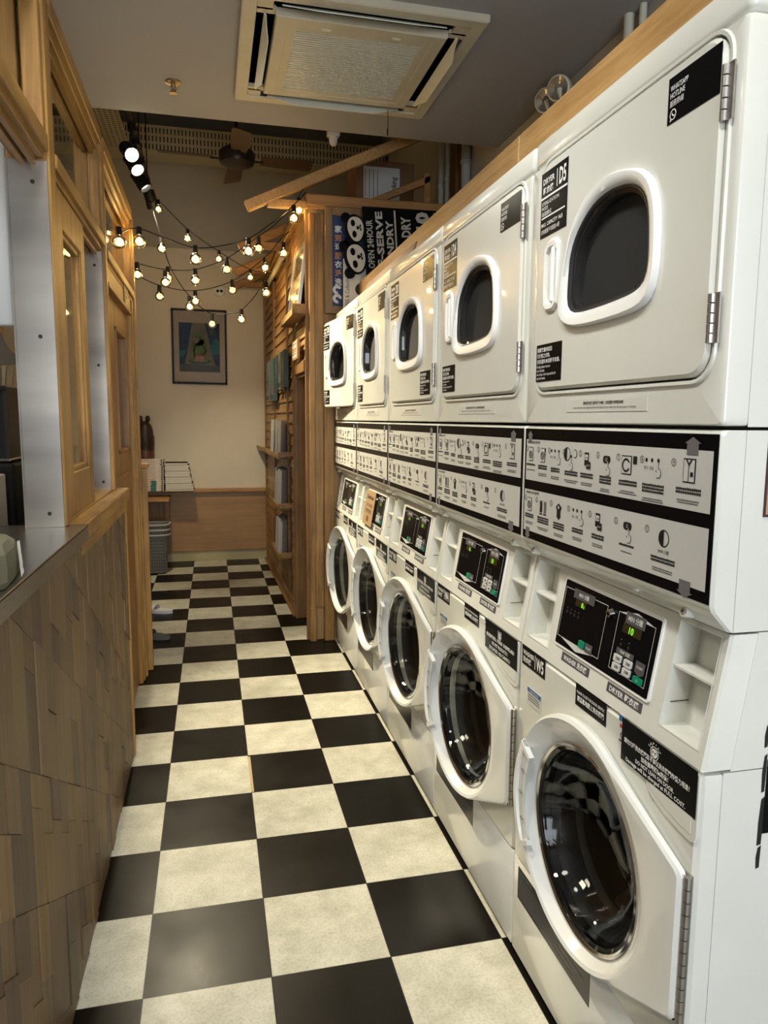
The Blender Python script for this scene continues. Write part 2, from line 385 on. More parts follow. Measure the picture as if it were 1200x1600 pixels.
# ------------------------------------------------------------------ left partition
XP = -.335; YP1 = 2.955; ZS = 1.10
b = MB(); b.box(-.43, XP-.012, -2.5, YP1, 0, ZS-.04, 0)
slope = -.583; y = 1.14-.0765*40
cl = MB(); n_col = int((YP1+1.95)/.0765)+1
def clip_poly(P, axis, lim, keep_less):
    out = []
    for i in range(len(P)):
        a, c = P[i], P[(i+1) % len(P)]; ia = (a[axis] <= lim) == keep_less; ic = (c[axis] <= lim) == keep_less
        if ia: out.append(a)
        if ia != ic:
            t = (lim-a[axis])/(c[axis]-a[axis]); out.append((a[0]+(c[0]-a[0])*t, a[1]+(c[1]-a[1])*t))
    return out
for ci in range(n_col):
    y0 = -1.92+.0765*ci; y1 = y0+.0765
    for k in range(-7, 16):
        zb = 1.037+.27*k-slope*1.3
        cuts = [0, 1] if random.random() < .3 else [0, random.choice([.3, .42, .55, .66, .74]), 1]
        if random.random() < .12: cuts = [0, .3, .62, 1]
        for a, c in zip(cuts[:-1], cuts[1:]):
            j = [0, 0]
            P = [(y0, zb+.27*a+slope*y0+j[0]), (y1, zb+.27*a+slope*y1+j[0]), (y1, zb+.27*c+slope*y1+j[1]), (y0, zb+.27*c+slope*y0+j[1])]
            for ax, lim, kl in ((1, .001, False), (1, ZS-.042, True), (0, YP1, True)):
                if len(P) >= 3: P = clip_poly(P, ax, lim, kl)
            if len(P) < 3: continue
            cy = sum(p[0] for p in P)/len(P); cz = sum(p[1] for p in P)/len(P); d = random.choice([0, 0, .001, .0022, .0035]); g = .0006
            Q = [(p[0]-g*(1 if p[0] > cy else -1), p[1]-g*(1 if p[1] > cz else -1)) for p in P]
            mi = 1+random.choices([0, 1, 2, 3], [5, 4, 2, 2])[0]
            b.prism(Q, lambda u, v: (XP-.012, u, v), lambda u, v, d=d: (XP-.004+d, u, v), mi)
struct(b.build('wall_left', [mat('stave_joint', (.05, .03, .015), .8)]+STAVES, smooth=False), 'low partition clad in slanting brown wood offcuts', 'wall')
b = MB(); b.box(-.44, XP+.003, YP1, YP1+.03, 0, ZS-.04, bev=.003); struct(b.build('trim_3', PINE), 'upright edge trim at the far end of the wood offcut partition', 'trim')
b = MB(); b.box(-.47, XP+.012, 1.985, YP1+.05, ZS-.045, ZS, bev=.004); b.box(-.45, XP+.004, 1.99, YP1+.04, ZS-.085, ZS-.045, bev=.002)
struct(b.build('trim_4', PINEY), 'wooden sill along the top of the low partition', 'sill')
# posts and rails of the partition frame
XF_ = -.36; XB_ = -.455
def post(y0, y1, z0, z1, n, lab, x0=XB_, x1=XF_):
    b = MB(); w = y1-y0
    b.box(x0, x1-.012, y0, y1, z0, z1, bev=.003); b.box(x0, x1, y0+.006, y0+w*.45, z0, z1, bev=.003); b.box(x0, x1-.004, y0+w*.5, y1-.004, z0, z1, bev=.003)
    struct(b.build('trim_%d' % n, PINE), lab, 'post')
post(1.935, 2.035, ZS, 2.37, 5, 'pine post beside the near steel jamb')
post(2.87, 2.955, ZS, 2.37, 6, 'pine post beside the far steel jamb')
post(3.90, 4.00, 0, 2.37, 7, 'full-height pine post at the far end of the partition')
for i, (y0, y1, xx) in enumerate(((3.80, 3.835, -.375), (3.845, 3.885, -.368))):
    b = MB(); b.box(-.44, xx, y0, y1, 0, 1.95, bev=.004); struct(b.build('trim_%d' % (8+i), PINE), ['narrow pine batten nearest the side door', 'pine batten between the narrow batten and the tall end post'][i], 'batten')
b = MB(); b.box(-.42, -.34, 4.005, 4.04, 0, 1.11, bev=.004); b.box(-.43, -.33, 4.0, 4.05, 1.11, 1.135, bev=.003)
struct(b.build('trim_10', PINE), 'short capped pine post beyond the tall end post', 'post')
def rail(y0, y1, z0, z1, n, lab):
    b = MB(); h = z1-z0
    b.box(XB_, XF_, y0, y1, z0+h*.35, z1, bev=.003); b.box(XB_+.012, XF_-.012, y0, y1, z0+.004, z0+h*.5, bev=.002)
    b.box(XB_+.03, XB_+.045, y0, y1, z0-.012, z0+.01); b.box(XF_-.04, XF_-.028, y0, y1, z0-.012, z0+.01)
    struct(b.build('trim_%d' % n, PINEY), lab, 'rail')
rail(-2.5, 1.935, 1.975, 2.035, 11, 'near middle rail over the serving hatch')
rail(2.035, 2.87, 1.97, 2.025, 12, 'middle rail over the wooden sash')
rail(2.955, 3.90, 1.945, 2.0, 13, 'middle rail over the side door')
rail(-2.5, 1.935, 2.32, 2.40, 14, 'near top rail of the partition')
rail(2.035, 2.87, 2.315, 2.39, 15, 'top rail between the two steel jamb posts')
rail(2.955, 3.90, 2.315, 2.39, 16, 'far top rail of the partition')
TG = mat('thin_window_glass', (.95, .97, .96), .02, trans=1, ior=1.05, spec=.5)
for i, (y0, y1) in enumerate(((-.5, 1.935), (2.035, 2.87), (2.955, 3.90))):
    b = MB(); b.box(-.412, -.408, y0, y1, 2.03, 2.32); struct(b.build('window_%d' % (i+1), TG), ['near transom pane above the serving hatch', 'middle transom pane above the sash', 'far transom pane above the side door'][i], 'window')
b = MB()   # near upper mullion boards seen from inside the hatch
b.box(XB_-.004, XB_+.04, 1.90, 1.936, 2.035, 2.32, bev=.002); b.box(XB_+.05, XF_-.004, 1.905, 1.936, 2.035, 2.32, bev=.002)
struct(b.build('trim_17', PINE), 'double pine jamb boards beside the near transom', 'trim')
# wooden sash standing in the second opening
b = MB(); X0, X1 = -.405, -.372; y0, y1, z0, z1 = 2.06, 2.475, ZS+.004, 1.965
b.box(X0, X1, y0, y0+.075, z0, z1, bev=.004); b.box(X0, X1, y1-.07, y1, z0, z1, bev=.004); b.box(X0, X1, y0+.07, y1-.065, z0, z0+.12, bev=.004); b.box(X0, X1, y0+.07, y1-.065, z1-.10, z1, bev=.004)
for a, c, d, e in ((y0+.075, y0+.09, z0+.12, z1-.1), (y1-.085, y1-.07, z0+.12, z1-.1), (y0+.075, y1-.07, z0+.12, z0+.135), (y0+.075, y1-.07, z1-.115, z1-.1)): b.box(X0+.006, X1-.006, a, c, d, e, bev=.002)
sash = struct(b.build('window_4', PINE), 'wooden sliding sash between the two steel jambs', 'window')
b = MB(); b.box(-.390, -.387, y0+.08, y1-.075, z0+.125, z1-.105); b.build('pane', TG, sash)
b = MB(); b.box(-.44, -.368, 2.04, 2.87, ZS, ZS+.006); b.box(-.425, -.420, 2.04, 2.87, ZS, ZS+.014); struct(b.build('trim_18', PINEY), 'sliding track for the sash on the sill', 'trim')
# steel jamb linings, facing the camera
for n, (yy, x0, x1, z0, z1) in enumerate(((1.93, -.452, -.364, ZS, 1.975), (2.866, -.445, -.372, ZS, 1.97))):
    b = MB(); b.box(x0, x1, yy, yy+.004, z0, z1, 0, bev=.001); b.box(x0-.004, x0, yy, yy+.03, z0, z1, 0)
    for zz in (z0+.035, (z0+z1)/2+.03, z1-.05): b.cyl(((x0+x1)/2+.01, yy-.0015, zz), ((x0+x1)/2+.01, yy+.002, zz), .005, n=10, mi=1)
    tag(b.build('steel_jamb_plate', [STEEL, GAP]), ['near brushed steel plate screwed to the hatch jamb, foot on the counter', 'far narrow steel plate screwed to the jamb beyond the wooden sash'][n], 'metal plate')
b = MB(); b.box(-.72, XP+.018, -2.5, 1.985, ZS-.006, ZS, bev=.001); b.box(XP+.014, XP+.018, -2.5, 1.985, ZS-.04, ZS-.002, bev=.001); b.box(-.72, XP+.014, -2.5, 1.985, ZS-.03, ZS-.006)
tag(b.build('steel_countertop', STEELH), 'stainless steel counter top on the low partition', 'countertop')

# side door beyond the sash
b = MB(); X0, X1 = -.43, -.392; y0, y1 = 3.02, 3.80; z1 = 1.87
b.box(X0, X1, y0, y0+.30, 0.02, z1, bev=.003); b.box(X0, X1, y1-.09, y1, .02, z1, bev=.003); b.box(X0, X1, y0+.3, y1-.09, .02, 1.22, bev=.003); b.box(X0, X1, y0+.3, y1-.09, 1.76, z1, bev=.003)
for a, c, d, e in ((y0+.30, y0+.315, 1.22, 1.76), (y1-.105, y1-.09, 1.22, 1.76), (y0+.3, y1-.09, 1.22, 1.235), (y0+.3, y1-.09, 1.745, 1.76)): b.box(X0+.01, X1+.006, a, c, d, e, bev=.002)
b.box(X1, X1+.006, y0+.06, y1-.08, .62, 1.12, bev=.003)
dr = struct(b.build('door_1', DPINE), 'half-glazed wooden side door beyond the sill', 'door')
b = MB(); b.box(-.414, -.410, y0+.3, y1-.09, 1.22, 1.76); b.build('pane', TG, dr)
b = MB(); b.box(-.44, -.372, YP1+.03, 3.80, 1.87, 1.948, bev=.003); b.box(-.44, -.365, YP1+.03, 3.80, 1.868, 1.885, bev=.002); struct(b.build('trim_19', DPINE), 'head board over the side door', 'trim')
b = MB(); b.box(-.372, -.366, 3.52, 3.66, 1.885, 1.995, 0, bev=.002)
for i in range(5): b.greek(0, 0, 0, 0, plane(0), 1, 1) if False else b.greek(3.535, 1.975-.019*i, .11, .009, lambda u, v: (-.3655, u, v), 1, 7)
tag(b.build('wooden_sign', [BEAM, INKG]), 'small wooden plaque with rows of writing above the side door', 'sign')

# ------------------------------------------------------------------ right timber hut: cladding, doorway, pillar
RA = math.radians(1.14); RO = (.578, 4.38, 0)
HX = .04
def rbuild(b, name, mats, **k): return b.build(name, mats, None, RO, (0, 0, RA), **k)
def lap(b, s0, s1, z0, z1, pitch=.078):
    z = z0
    while z < z1-.001:
        zt = min(z+pitch, z1)
        b.add([(-.012, s0, z), (-.012, s1, z), (0, s1, zt), (0, s0, zt), (0, s0, z), (0, s1, z)], [[0, 1, 2, 3], [5, 4, 3, 2], [4, 5, 1, 0], [0, 3, 4], [1, 5, 2]], 0); z = zt
b = MB(); b.box(0, .05, .57, 2.765, 0, 2.62, 1); b.box(0, .05, 0, .57, 1.70, 2.62, 1); b.box(0, .05, 0, .06, 0, 1.7, 1)
lap(b, .57, 2.76, .02, 2.60); lap(b, .02, .57, 1.72, 2.60); lap(b, .0, .055, .02, 1.72)
for s in (.012, .60, .96, 1.85, 2.70): b.box(-.022, 0, s-.016, s+.016, 0 if s > .5 or s < .05 else 1.72, 2.60, 1, bev=.002)
struct(rbuild(b, 'wall_hut', [CLAD, DPINE], smooth=False), 'lapped pine board wall of the timber hut at the far right', 'wall')
b = MB()    # doorway: architrave and deep lining
b.box(-.028, 0, .50, .575, 0, 1.70, bev=.003); b.box(-.028, 0, .05, .575, 1.66, 1.73, bev=.003); b.box(-.02, .09, .505, .53, 0, 1.66, bev=.002); b.box(-.012, .09, .05, .53, 1.64, 1.665)
struct(rbuild(b, 'door_2', DPINE), 'dark doorway lined with pine boards in the hut wall', 'doorway')
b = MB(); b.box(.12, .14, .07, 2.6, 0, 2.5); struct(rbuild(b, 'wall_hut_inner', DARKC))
b = MB(); b.box(-.04, 0, .56, 2.76, .0, .012); b.box(-.02, 0, .58, 2.76, 0, .09, bev=.002); struct(rbuild(b, 'baseboard_hut', DPINE), 'dark baseboard of the hut wall', 'baseboard')
# front face of the hut: boards behind the machines
b = MB(); b.box(.578, 1.655, 4.38, 4.42, 0, 2.60, 0)
struct(b.build('wall_hut_front', wood('plank_front', (.44, .27, .10), (.30, .165, .055), 'z', sc=.6)), 'plain plank end wall of the hut behind the far machine', 'wall')
b = MB(); b.box(.575, .607, 4.335, 4.38, 0, 2.56, bev=.003); b.box(.607, .66, 4.35, 4.38, .215, 2.56, bev=.003); b.box(.572, .61, 4.33, 4.38, 0, .215, bev=.003); b.box(.66, .721, 4.334, 4.38, 0, 1.93, bev=.002); b.box(.66, .70, 4.362, 4.38, 1.93, 2.60, bev=.002)
for z in range(24): b.cyl((.590, 4.333, .1+z*.1), (.590, 4.336, .1+z*.1), .003, n=6)
struct(b.build('trim_20', PINE), 'pine corner pillar of the hut beside the far machine', 'pillar')
b = MB(); b.box(.56, 1.655, 4.335, 4.44, 2.60, 2.665, bev=.005); b.box(.56, 1.655, 4.345, 4.36, 2.585, 2.605, bev=.003); struct(b.build('trim_21', PINEX), 'horizontal pine head beam over the hut front', 'beam')
b = MB(); b.box(-.04, .07, .02, 2.765, 2.60, 2.655, bev=.004); struct(rbuild(b, 'trim_22', PINEY), 'pine wall plate along the top of the hut side', 'beam')
# rafters with projecting tails
def rafter(y, x_end, lab, tipx=.225):
    b = MB(); ang = math.atan(.4688); L = (x_end-tipx)/math.cos(ang)
    M = Matrix.Translation((tipx, y, 2.571)) @ Matrix.Rotation(-ang, 4, 'Y')
    b.box(0, L, -.024, .024, -.022, .04, bev=.006, M=M)
    b.box(.34, .58, y-.022, y+.022, 2.585, 2.632, bev=.004)
    return tag(b.build('rafter', BEAM if y < 5 else PINEX), lab, 'rafter', 'pine rafters of the timber hut')
rafter(4.385, 1.36, 'long nearest pine rafter rising over the boxes')
rafter(5.44, .95, 'second pine rafter tail behind the long one')
rafter(6.33, .95, 'third pine rafter tail from the front')
rafter(7.02, .95, 'rafter tail closest to the back wall')
# timber brace and post on the hut roof
b = MB(); ang = math.atan(.44); M = Matrix.Translation((.93, 4.62, 2.69)) @ Matrix.Rotation(-ang, 4, 'Y'); b.box(0, .50, -.02, .02, -.02, .02, bev=.003, M=M); b.box(1.345, 1.385, 4.60, 4.64, 2.645, 2.925, bev=.003)
tag(b.build('roof_brace', PINEX), 'small triangular pine brace with an upright in front of the carton', 'brace')
b = MB(); b.box(.60, 1.65, 4.44, 5.6, 2.60, 2.645); struct(b.build('hut_roof', DPINE), 'flat board roof of the hut carrying the cartons', 'roof')
CARD = mat('brown_cardboard', (.30, .19, .10), .8, var=.12, vscale=6); CARD2 = mat('dark_cardboard', (.22, .12, .055), .8, var=.1, vscale=6)
def carton(name, x0, x1, y0, y1, z0, z1, m_, lab, sheet=False):
    b = MB(); b.box(x0, x1, y0, y1, z0, z1, 0, bev=.003); b.box(x0+.002, x1-.002, y0-.001, y0, z1-.06, z1-.055, 1); b.box((x0+x1)/2-.025, (x0+x1)/2+.025, y0-.001, y1, z1, z1+.001, 1)
    o = tag(b.build(name, [m_, CARD2]), lab, 'box')
    if sheet:
        b = MB(); f = lambda u, v: (u, y0-.003, v); b.box(x0+.05, x0+.30, y0-.0025, y0-.001, z0+.03, z1-.04, 0)
        u = x0+.06
        for k, (w, mi) in enumerate(((.008, 2), (.006, 1), (.006, 1), (.006, 1))): b.rect(u+k*.028, z0+.06, u+k*.028+w*.6, z1-.06, f, mi)
        b.text('Packing', x0+.275, z0+.08, .05, f, 1, bold=.02, rot=PI/2, width=.12)
        b.build('printed_sheet', [mat('sheet_white', (.62, .62, .60), .6), INKK, RED], o)
carton('cardboard_box', .98, 1.38, 4.98, 5.3, 2.803, 3.10, CARD2, 'dark cardboard box with a white printed sheet, on the pale carton', True)
carton('cardboard_box', .90, 1.37, 4.95, 5.4, 2.645, 2.80, CARD, 'pale flat cardboard box lying on the hut roof')

# framed poster and chalkboard panda sign on the hut front
b = MB(); X0, X1, Z0, Z1, Y = .668, 1.50, 1.995, 2.60, 4.362
for a, c, d, e in ((X0, X0+.045, Z0, Z1), (X1-.045, X1, Z0, Z1), (X0+.044, X1-.044, Z0, Z0+.045), (X0+.044, X1-.044, Z1-.045, Z1)): b.box(a, c, Y-.03, Y, d, e, 0, bev=.003)
fr = tag(b.build('framed_poster', wood('frame_wood', (.26, .17, .07), (.17, .10, .04), 'z', knots=False)), 'blue poster in a deep wooden frame on the hut front', 'poster')
b = MB(); b.box(X0+.04, X1-.04, Y-.012, Y-.002, Z0+.04, Z1-.04, 0); f = plane(Y-.0125)
u = X0+.055
for i in range(9):
    z = Z0+.07+i*.05
    if i in (0, 1): b.ring(u+.02, z+.02, .010, .028, f, 1, 9, .4*i, 5)
    else:
        b.text('洗淨衣服送到家'[i-2], u+.005, z, .042, f, 2 if i % 2 else 1, bold=.03, rot=0)
b.build('poster_sheet', [mat('poster_blue', (.025, .05, .16), .4), INKW, mat('poster_orange', (.55, .25, .1), .5)], fr)
b = MB(); b.box(.765, 1.02, 4.272, 4.278, 1.97, 2.30, 0, bev=.001); f = plane(4.2705)
b.text('COFFEE & Collective', .80, 1.985, .034, f, 1, rot=PI/2, width=.22); b.disc(.87, 2.13, .035, f, 1); b.ring(.91, 2.07, .012, .03, f, 1)
tag(b.build('white_board_sign', [mat('board_white', (.62, .62, .60), .4), INKK]), 'white board with black lettering leaning behind the panda sign', 'sign')
# chalkboard sign, standing on its side, with two cut-out panda heads
SY = 4.25; TL = math.radians(4.2)
def tilt(Y): return lambda u, v: (1.0+(u-1.0)*math.cos(TL)-(v-2.4)*math.sin(TL), Y, 2.4+(u-1.0)*math.sin(TL)+(v-2.4)*math.cos(TL))
b = MB(); b.prism([(.885, 2.03), (1.55, 1.99), (1.55, 2.56), (.885, 2.60)], tilt(SY+.012), tilt(SY), 0)
sg = tag(b.build('chalkboard_sign', BLACK), 'black chalkboard sign turned on its side with two panda heads and white lettering', 'sign')
b = MB(); f = tilt(SY-.0012)
b.text('OPEN 24HOUR', .938, 2.255, .052, f, 0, bold=.02, rot=PI/2, width=.27)
b.text('SELF-SERVE', .998, 2.13, .055, f, 0, bold=.04, rot=PI/2, width=.44)
b.text('LAUNDRY', 1.058, 2.20, .055, f, 0, bold=.04, rot=PI/2, width=.32)
b.rect(1.070, 2.24, 1.080, 2.575, f, 0); b.rect(1.080, 2.345, 1.40, 2.353, f, 0)
b.text('DRY', 1.165, 2.425, .075, f, 0, bold=.04, rot=PI/2, width=.115)
b.text('$10', 1.275, 2.375, .10, f, 0, bold=.06, rot=PI/2, width=.19); b.text('/20MIN', 1.345, 2.43, .05, f, 0, rot=PI/2, width=.13)
b.build('lettering', mat('chalk_white', (.50, .50, .47), .7), sg)
def panda(cx, cz, tl, s=1):
    b = MB(); y = SY-.006
    Rr = lambda dx, dz: (cx+s*(dx*math.cos(tl)-dz*math.sin(tl)), cz+s*(dx*math.sin(tl)+dz*math.cos(tl)))
    def bl(dx, dz, rx, rz, y0, mi, n=18, wob=0):
        P = []
        for i in range(n):
            a = 2*PI*i/n; k = 1+wob*math.sin(3*a+dx*50); P.append(Rr(dx+rx*k*math.cos(a), dz+rz*k*math.sin(a)))
        b.prism(P, lambda u, v: (u, y0+.004, v), lambda u, v: (u, y0, v), mi)
    bl(0, 0, .066, .092, y, 0, 24); bl(-.050, .076, .032, .032, y-.001, 0); bl(-.050, -.076, .032, .032, y-.001, 0)
    bl(.004, 0, .053, .078, y-.005, 1, 24, .04)
    bl(-.010, .036, .014, .021, y-.008, 0); bl(-.010, -.034, .014, .022, y-.008, 0); bl(.018, .003, .008, .012, y-.008, 0); bl(.036, .013, .005, .009, y-.008, 0, 10); bl(.036, -.009, .005, .009, y-.008, 0, 10); bl(.028, .002, .008, .004, y-.008, 0, 8)
    b.build('panda_head', [BLACK, mat('panda_white', (.60, .58, .52), .6)], sg)
panda(.828, 2.462, .16, .88); panda(.832, 2.300, .22, 1.0)

# things on the hut side wall --------------------------------------------------
def rplace(o): o.location = RO; o.rotation_euler = (0, 0, RA); return o
for i, (z, s0, s1, lab) in enumerate(((1.088, .82, 2.74, 'top magazine ledge with a white-edged row of magazines on it'), (.718, .82, 1.52, 'middle magazine ledge on the hut wall'), (.355, .82, 1.52, 'lowest magazine ledge on the hut wall, nearest the floor'))):
    b = MB(); b.box(-.10, -.001, s0, s1, z, z+.016, bev=.002); b.box(-.102, -.094, s0, s1, z, z+.034, bev=.002); b.box(-.10, -.001, s0, s0+.012, z, z+.05, bev=.002)
    tag(rbuild(b, 'magazine_ledge', PINEY), lab, 'shelf', 'magazine ledges on the hut wall')
cols = [(.42, .40, .36), (.30, .24, .18), (.45, .42, .40), (.20, .26, .30), (.36, .30, .22), (.50, .48, .44), (.32, .20, .15)]
where = ['top', 'middle', 'lowest']
for li, (z, ss, h) in enumerate(((1.106, (.86, .93, 1.0, 1.09, 1.17, 1.34, 1.42, 1.50), .27), (.736, (.85, .92, .99, 1.05, 1.13, 1.22), .26), (.373, (.85, .92, .98, 1.05, 1.13, 1.21), .26))):
    for i, s in enumerate(ss):
        b = MB(); t = random.uniform(.006, .009); wd = .20; c = random.choice(cols)
        M = Matrix.Translation((-.083, s, z+.002)) @ Matrix.Rotation(math.radians(-21+random.uniform(-.6, .6)), 4, 'Z') @ Matrix.Rotation(math.radians(2), 4, 'Y')
        hh = h*random.uniform(.93, 1.02)
        b.box(-t, 0, 0, wd, 0, hh, 0, bev=.001, M=M); b.box(-t-.0006, -t, .004, wd-.004, .004, hh-.004, 1, M=M)
        b.box(-t-.001, -t-.0006, .02, wd-.02, hh*.72, hh*.9, 2, M=M); b.box(-t-.001, -t-.0006, .03, wd-.05, hh*.2, hh*.6, 3, M=M)
        nm = ['nearest', 'second', 'third', 'fourth', 'fifth', 'sixth', 'seventh', 'farthest'][i] if i < len(ss)-1 else 'farthest'
        tag(rplace(b.build('magazine', [mat('page_white', (.60, .58, .54), .6), mat('cover_%d' % cols.index(c), c, .35), INKW, mat('cover_%d' % ((cols.index(c)+3) % 7), cols[(cols.index(c)+3) % 7], .35)])),
            '%s magazine from the doorway on the %s hut ledge' % (nm, where[li]), 'magazine', 'magazines on the %s ledge' % where[li])
cc = [(.04, .07, .07), (.15, .15, .10), (.03, .05, .08), (.06, .11, .10), (.12, .13, .11)]
for i, (s, w, z0, z1) in enumerate(((.82, .17, 1.60, 1.86), (1.04, .16, 1.59, 1.86), (1.25, .16, 1.59, 1.86), (1.56, .26, 1.52, 1.86), (1.92, .22, 1.52, 1.86))):
    b = MB(); b.box(-.055, -.022, s, s+w, z0, z1, 0, bev=.002)
    f = lambda u, v: (-.0556, u, v); b.disc(s+w*.5, z0+.16, w*.25, f, 1, 12, 1.4); b.rect(s+.01, z0+.02, s+w-.01, z0+.05, f, 2)
    if i == 3: b.disc(s+w*.4, z0+.09, .035, f, 3)
    tag(rbuild(b, 'canvas_picture', [mat('canvas_%d' % i, cc[i], .5), mat('canvas_%d' % ((i+1) % 5), cc[(i+1) % 5], .5), mat('canvas_dark', (.02, .04, .05), .5), mat('canvas_pink', (.5, .12, .15), .5)]),
        ['small dark teal canvas, nearest the doorway', 'small canvas with an olive tint, second from the doorway', 'small canvas third from the doorway', 'larger blue-green canvas with a pink patch', 'larger canvas farthest from the doorway'][i], 'picture', 'small canvases on the hut wall')
# small ledge high on the wall with a leaning acrylic frame
b = MB(); b.box(-.095, -.02, -.12+.12, .62, 1.985, 2.0, bev=.002); b.box(-.10, -.088, 0, .62, 1.985, 2.025, bev=.002); b.box(-.10, -.02, 0, .012, 1.985, 2.05, bev=.002)
tag(rbuild(b, 'display_ledge', PINEY), 'short pine ledge high beside the pillar, holding the glazed frame', 'shelf')
b = MB(); M = Matrix.Translation((-.068, .02, 2.002)) @ Matrix.Rotation(math.radians(7), 4, 'Y')
b.box(-.002, .016, 0, .014, 0, .42, 0, M=M); b.box(-.002, .016, .486, .50, 0, .42, 0, M=M); b.box(-.002, .016, 0, .5, 0, .014, 0, M=M); b.box(-.002, .016, 0, .5, .406, .42, 0, M=M)
fo = tag(rplace(b.build('leaning_frame', mat('pale_metal_edge', (.62, .62, .60), .3, metal=.4))), 'glazed picture with a pale metal edge leaning on the high ledge', 'picture frame')
b = MB(); b.box(.004, .010, .012, .488, .012, .408, 0, M=M); b.box(.0030, .0038, .06, .44, .16, .25, 1, M=M); b.box(.0030, .0038, .2, .38, .03, .16, 2, M=M)
b.build('print', [mat('print_sand', (.50, .42, .25), .12, coat=.8), mat('print_brown', (.25, .17, .08), .3), mat('print_ochre', (.6, .5, .2), .3)], fo)
b = MB(); b.cyl((-.045, .93, 2.50), (-.045, 2.55, 2.50), .014, n=12, mi=0); b.cyl((-.045, .93, 2.535), (-.045, 2.55, 2.535), .007, n=8, mi=0)
for s in (1.0, 1.75, 2.5): b.box(-.05, 0, s, s+.012, 2.49, 2.54, 1)
tag(rbuild(b, 'lamp_tube', [mat('pale_tube', (.6, .55, .45), .3), BLKM]), 'pale tube fixed under the hut wall plate behind the bulbs', 'tube')
b = MB(); b.box(-.05, -.034, .16, .40, 1.745, 1.865, 0, bev=.002); b.box(-.052, -.05, .175, .385, 1.815, 1.855, 1); b.box(-.052, -.05, .175, .385, 1.757, 1.803, 1)
f = lambda u, v: (-.0525, .56-u, v)
for zz in (1.792, 1.777, 1.838): b.greek(.19, zz, .18, .008, f, 2, 9)
tag(rbuild(b, 'wooden_sign', [BEAM, mat('sign_cream', (.5, .42, .3), .6), INKG]), 'wooden notice plaque over the hut doorway', 'sign')

# ------------------------------------------------------------------ stacked washer dryers
WM = .6826
P_FR = smoothp([(x-.004, z) for x, z in [(.179, 1.608), (.19, 1.65), (.203, 1.701), (.219, 1.745), (.249, 1.779), (.286, 1.804), (.334, 1.816), (.379, 1.816), (.423, 1.808), (.464, 1.794), (.492, 1.774), (.509, 1.747), (.520, 1.714), (.524, 1.654), (.522, 1.612), (.512, 1.583), (.495, 1.569), (.469, 1.562), (.402, 1.557), (.307, 1.556), (.238, 1.560), (.202, 1.572), (.183, 1.591)]], 1)
P_CC = (.350, 1.68)
P_GL = smoothp([(x-.010, z) for x, z in [(.218, 1.619), (.22, 1.671), (.225, 1.707), (.245, 1.739), (.279, 1.766), (.318, 1.783), (.364, 1.789), (.408, 1.785), (.442, 1.777), (.467, 1.763), (.484, 1.743), (.494, 1.714), (.499, 1.662), (.499, 1.627), (.489, 1.607), (.467, 1.596), (.426, 1.591), (.344, 1.587), (.263, 1.587), (.235, 1.594), (.223, 1.604)]], 1)
DX0, DX1, DZ0, DZ1 = .052, .652, 1.437, 1.927
def yc(z): return .007+(z-.845)/.213*.036             # sloped console front
CON = lambda d=0: (lambda u, v: (u, yc(v)-d, v))
CACHE = {}
def part(name, key, fn, mats, parent, loc=(0, 0, 0), rot=(0, 0, 0), ang=32):
    if key not in CACHE:
        b = MB(); fn(b); o = b.build(name, mats, parent, loc, rot, ang=ang); CACHE[key] = o.data; return o
    return link(name, CACHE[key], parent, loc, rot)

def m_cabinet(b):
    for z0, z1 in ((.012, .83), (1.056, 1.362), (1.367, 1.988)):      # sheet metal shells, open toward the front panels
        x0, x1, y0, y1 = .001, WM-.001, .042, .70
        b.add([(x0, y0, z0), (x1, y0, z0), (x1, y1, z0), (x0, y1, z0), (x0, y0, z1), (x1, y0, z1), (x1, y1, z1), (x0, y1, z1)], [[0, 3, 2, 1], [4, 5, 6, 7], [1, 2, 6, 5], [2, 3, 7, 6], [3, 0, 4, 7]], 0)
    P = [(.055, .832), (.70, .832), (.70, 1.054), (.088, 1.054)]
    b.loft([[(x, y, z) for y, z in P] for x in (.001, WM-.001)], 0, True, True)
    for x in (.06, WM-.06):
        for y in (.10, .62): b.cyl((x, y, 0), (x, y, .02), .02, n=10, mi=1)
def m_dfront(b):
    out = rrect(.002, WM-.002, 1.368, 1.929, .006, 2); hole = rrect(DX0, DX1, DZ0, DZ1, .045, 6); c = P_CC
    A = angles(c, [out, hole], 24); ins = rrect(.009, WM-.009, 1.371, 1.926, .004, 2); ins2 = rrect(.004, WM-.004, 1.369, 1.928, .006, 2)
    rim = rrect(DX0-.007, DX1+.007, DZ0-.007, DZ1+.007, .05, 6); rin = rrect(DX0+.003, DX1-.003, DZ0+.003, DZ1-.003, .043, 6)
    b.loft([loop(out, c, A, .045), loop(out, c, A, .010), loop(ins2, c, A, .003), loop(ins, c, A, 0), loop(rim, c, A, 0), loop(scalep(rim, c, .994), c, A, -.004), loop(hole, c, A, -.0035), loop(hole, c, A, .010), loop(rin, c, A, .014)], 0)
    b.flat([(x, z) for x, _, z in loop(rin, c, A, 0)], plane(.0145), 1)
def m_lid(b):
    b.box(.002, WM-.002, 0.003, .70, 1.933, 1.990, 0, bev=.012, seg=3)
def m_ddoor(b):      # origin at hinge edge (DX1, 0)
    c = P_CC; out = rrect(DX0+.004, DX1-.004, DZ0+.004, DZ1-.004, .042, 6); A = angles(c, [out], 48); inn = rrect(DX0+.010, DX1-.010, DZ0+.010, DZ1-.010, .038, 6)
    b.loft([loop(out, c, A, .012), loop(out, c, A, -.003), loop(inn, c, A, -.0085), loop(P_FR, c, A, -.0085)], 0)
    b.loft([loop(P_FR, c, A, .011), loop(out, c, A, .012)], 0)
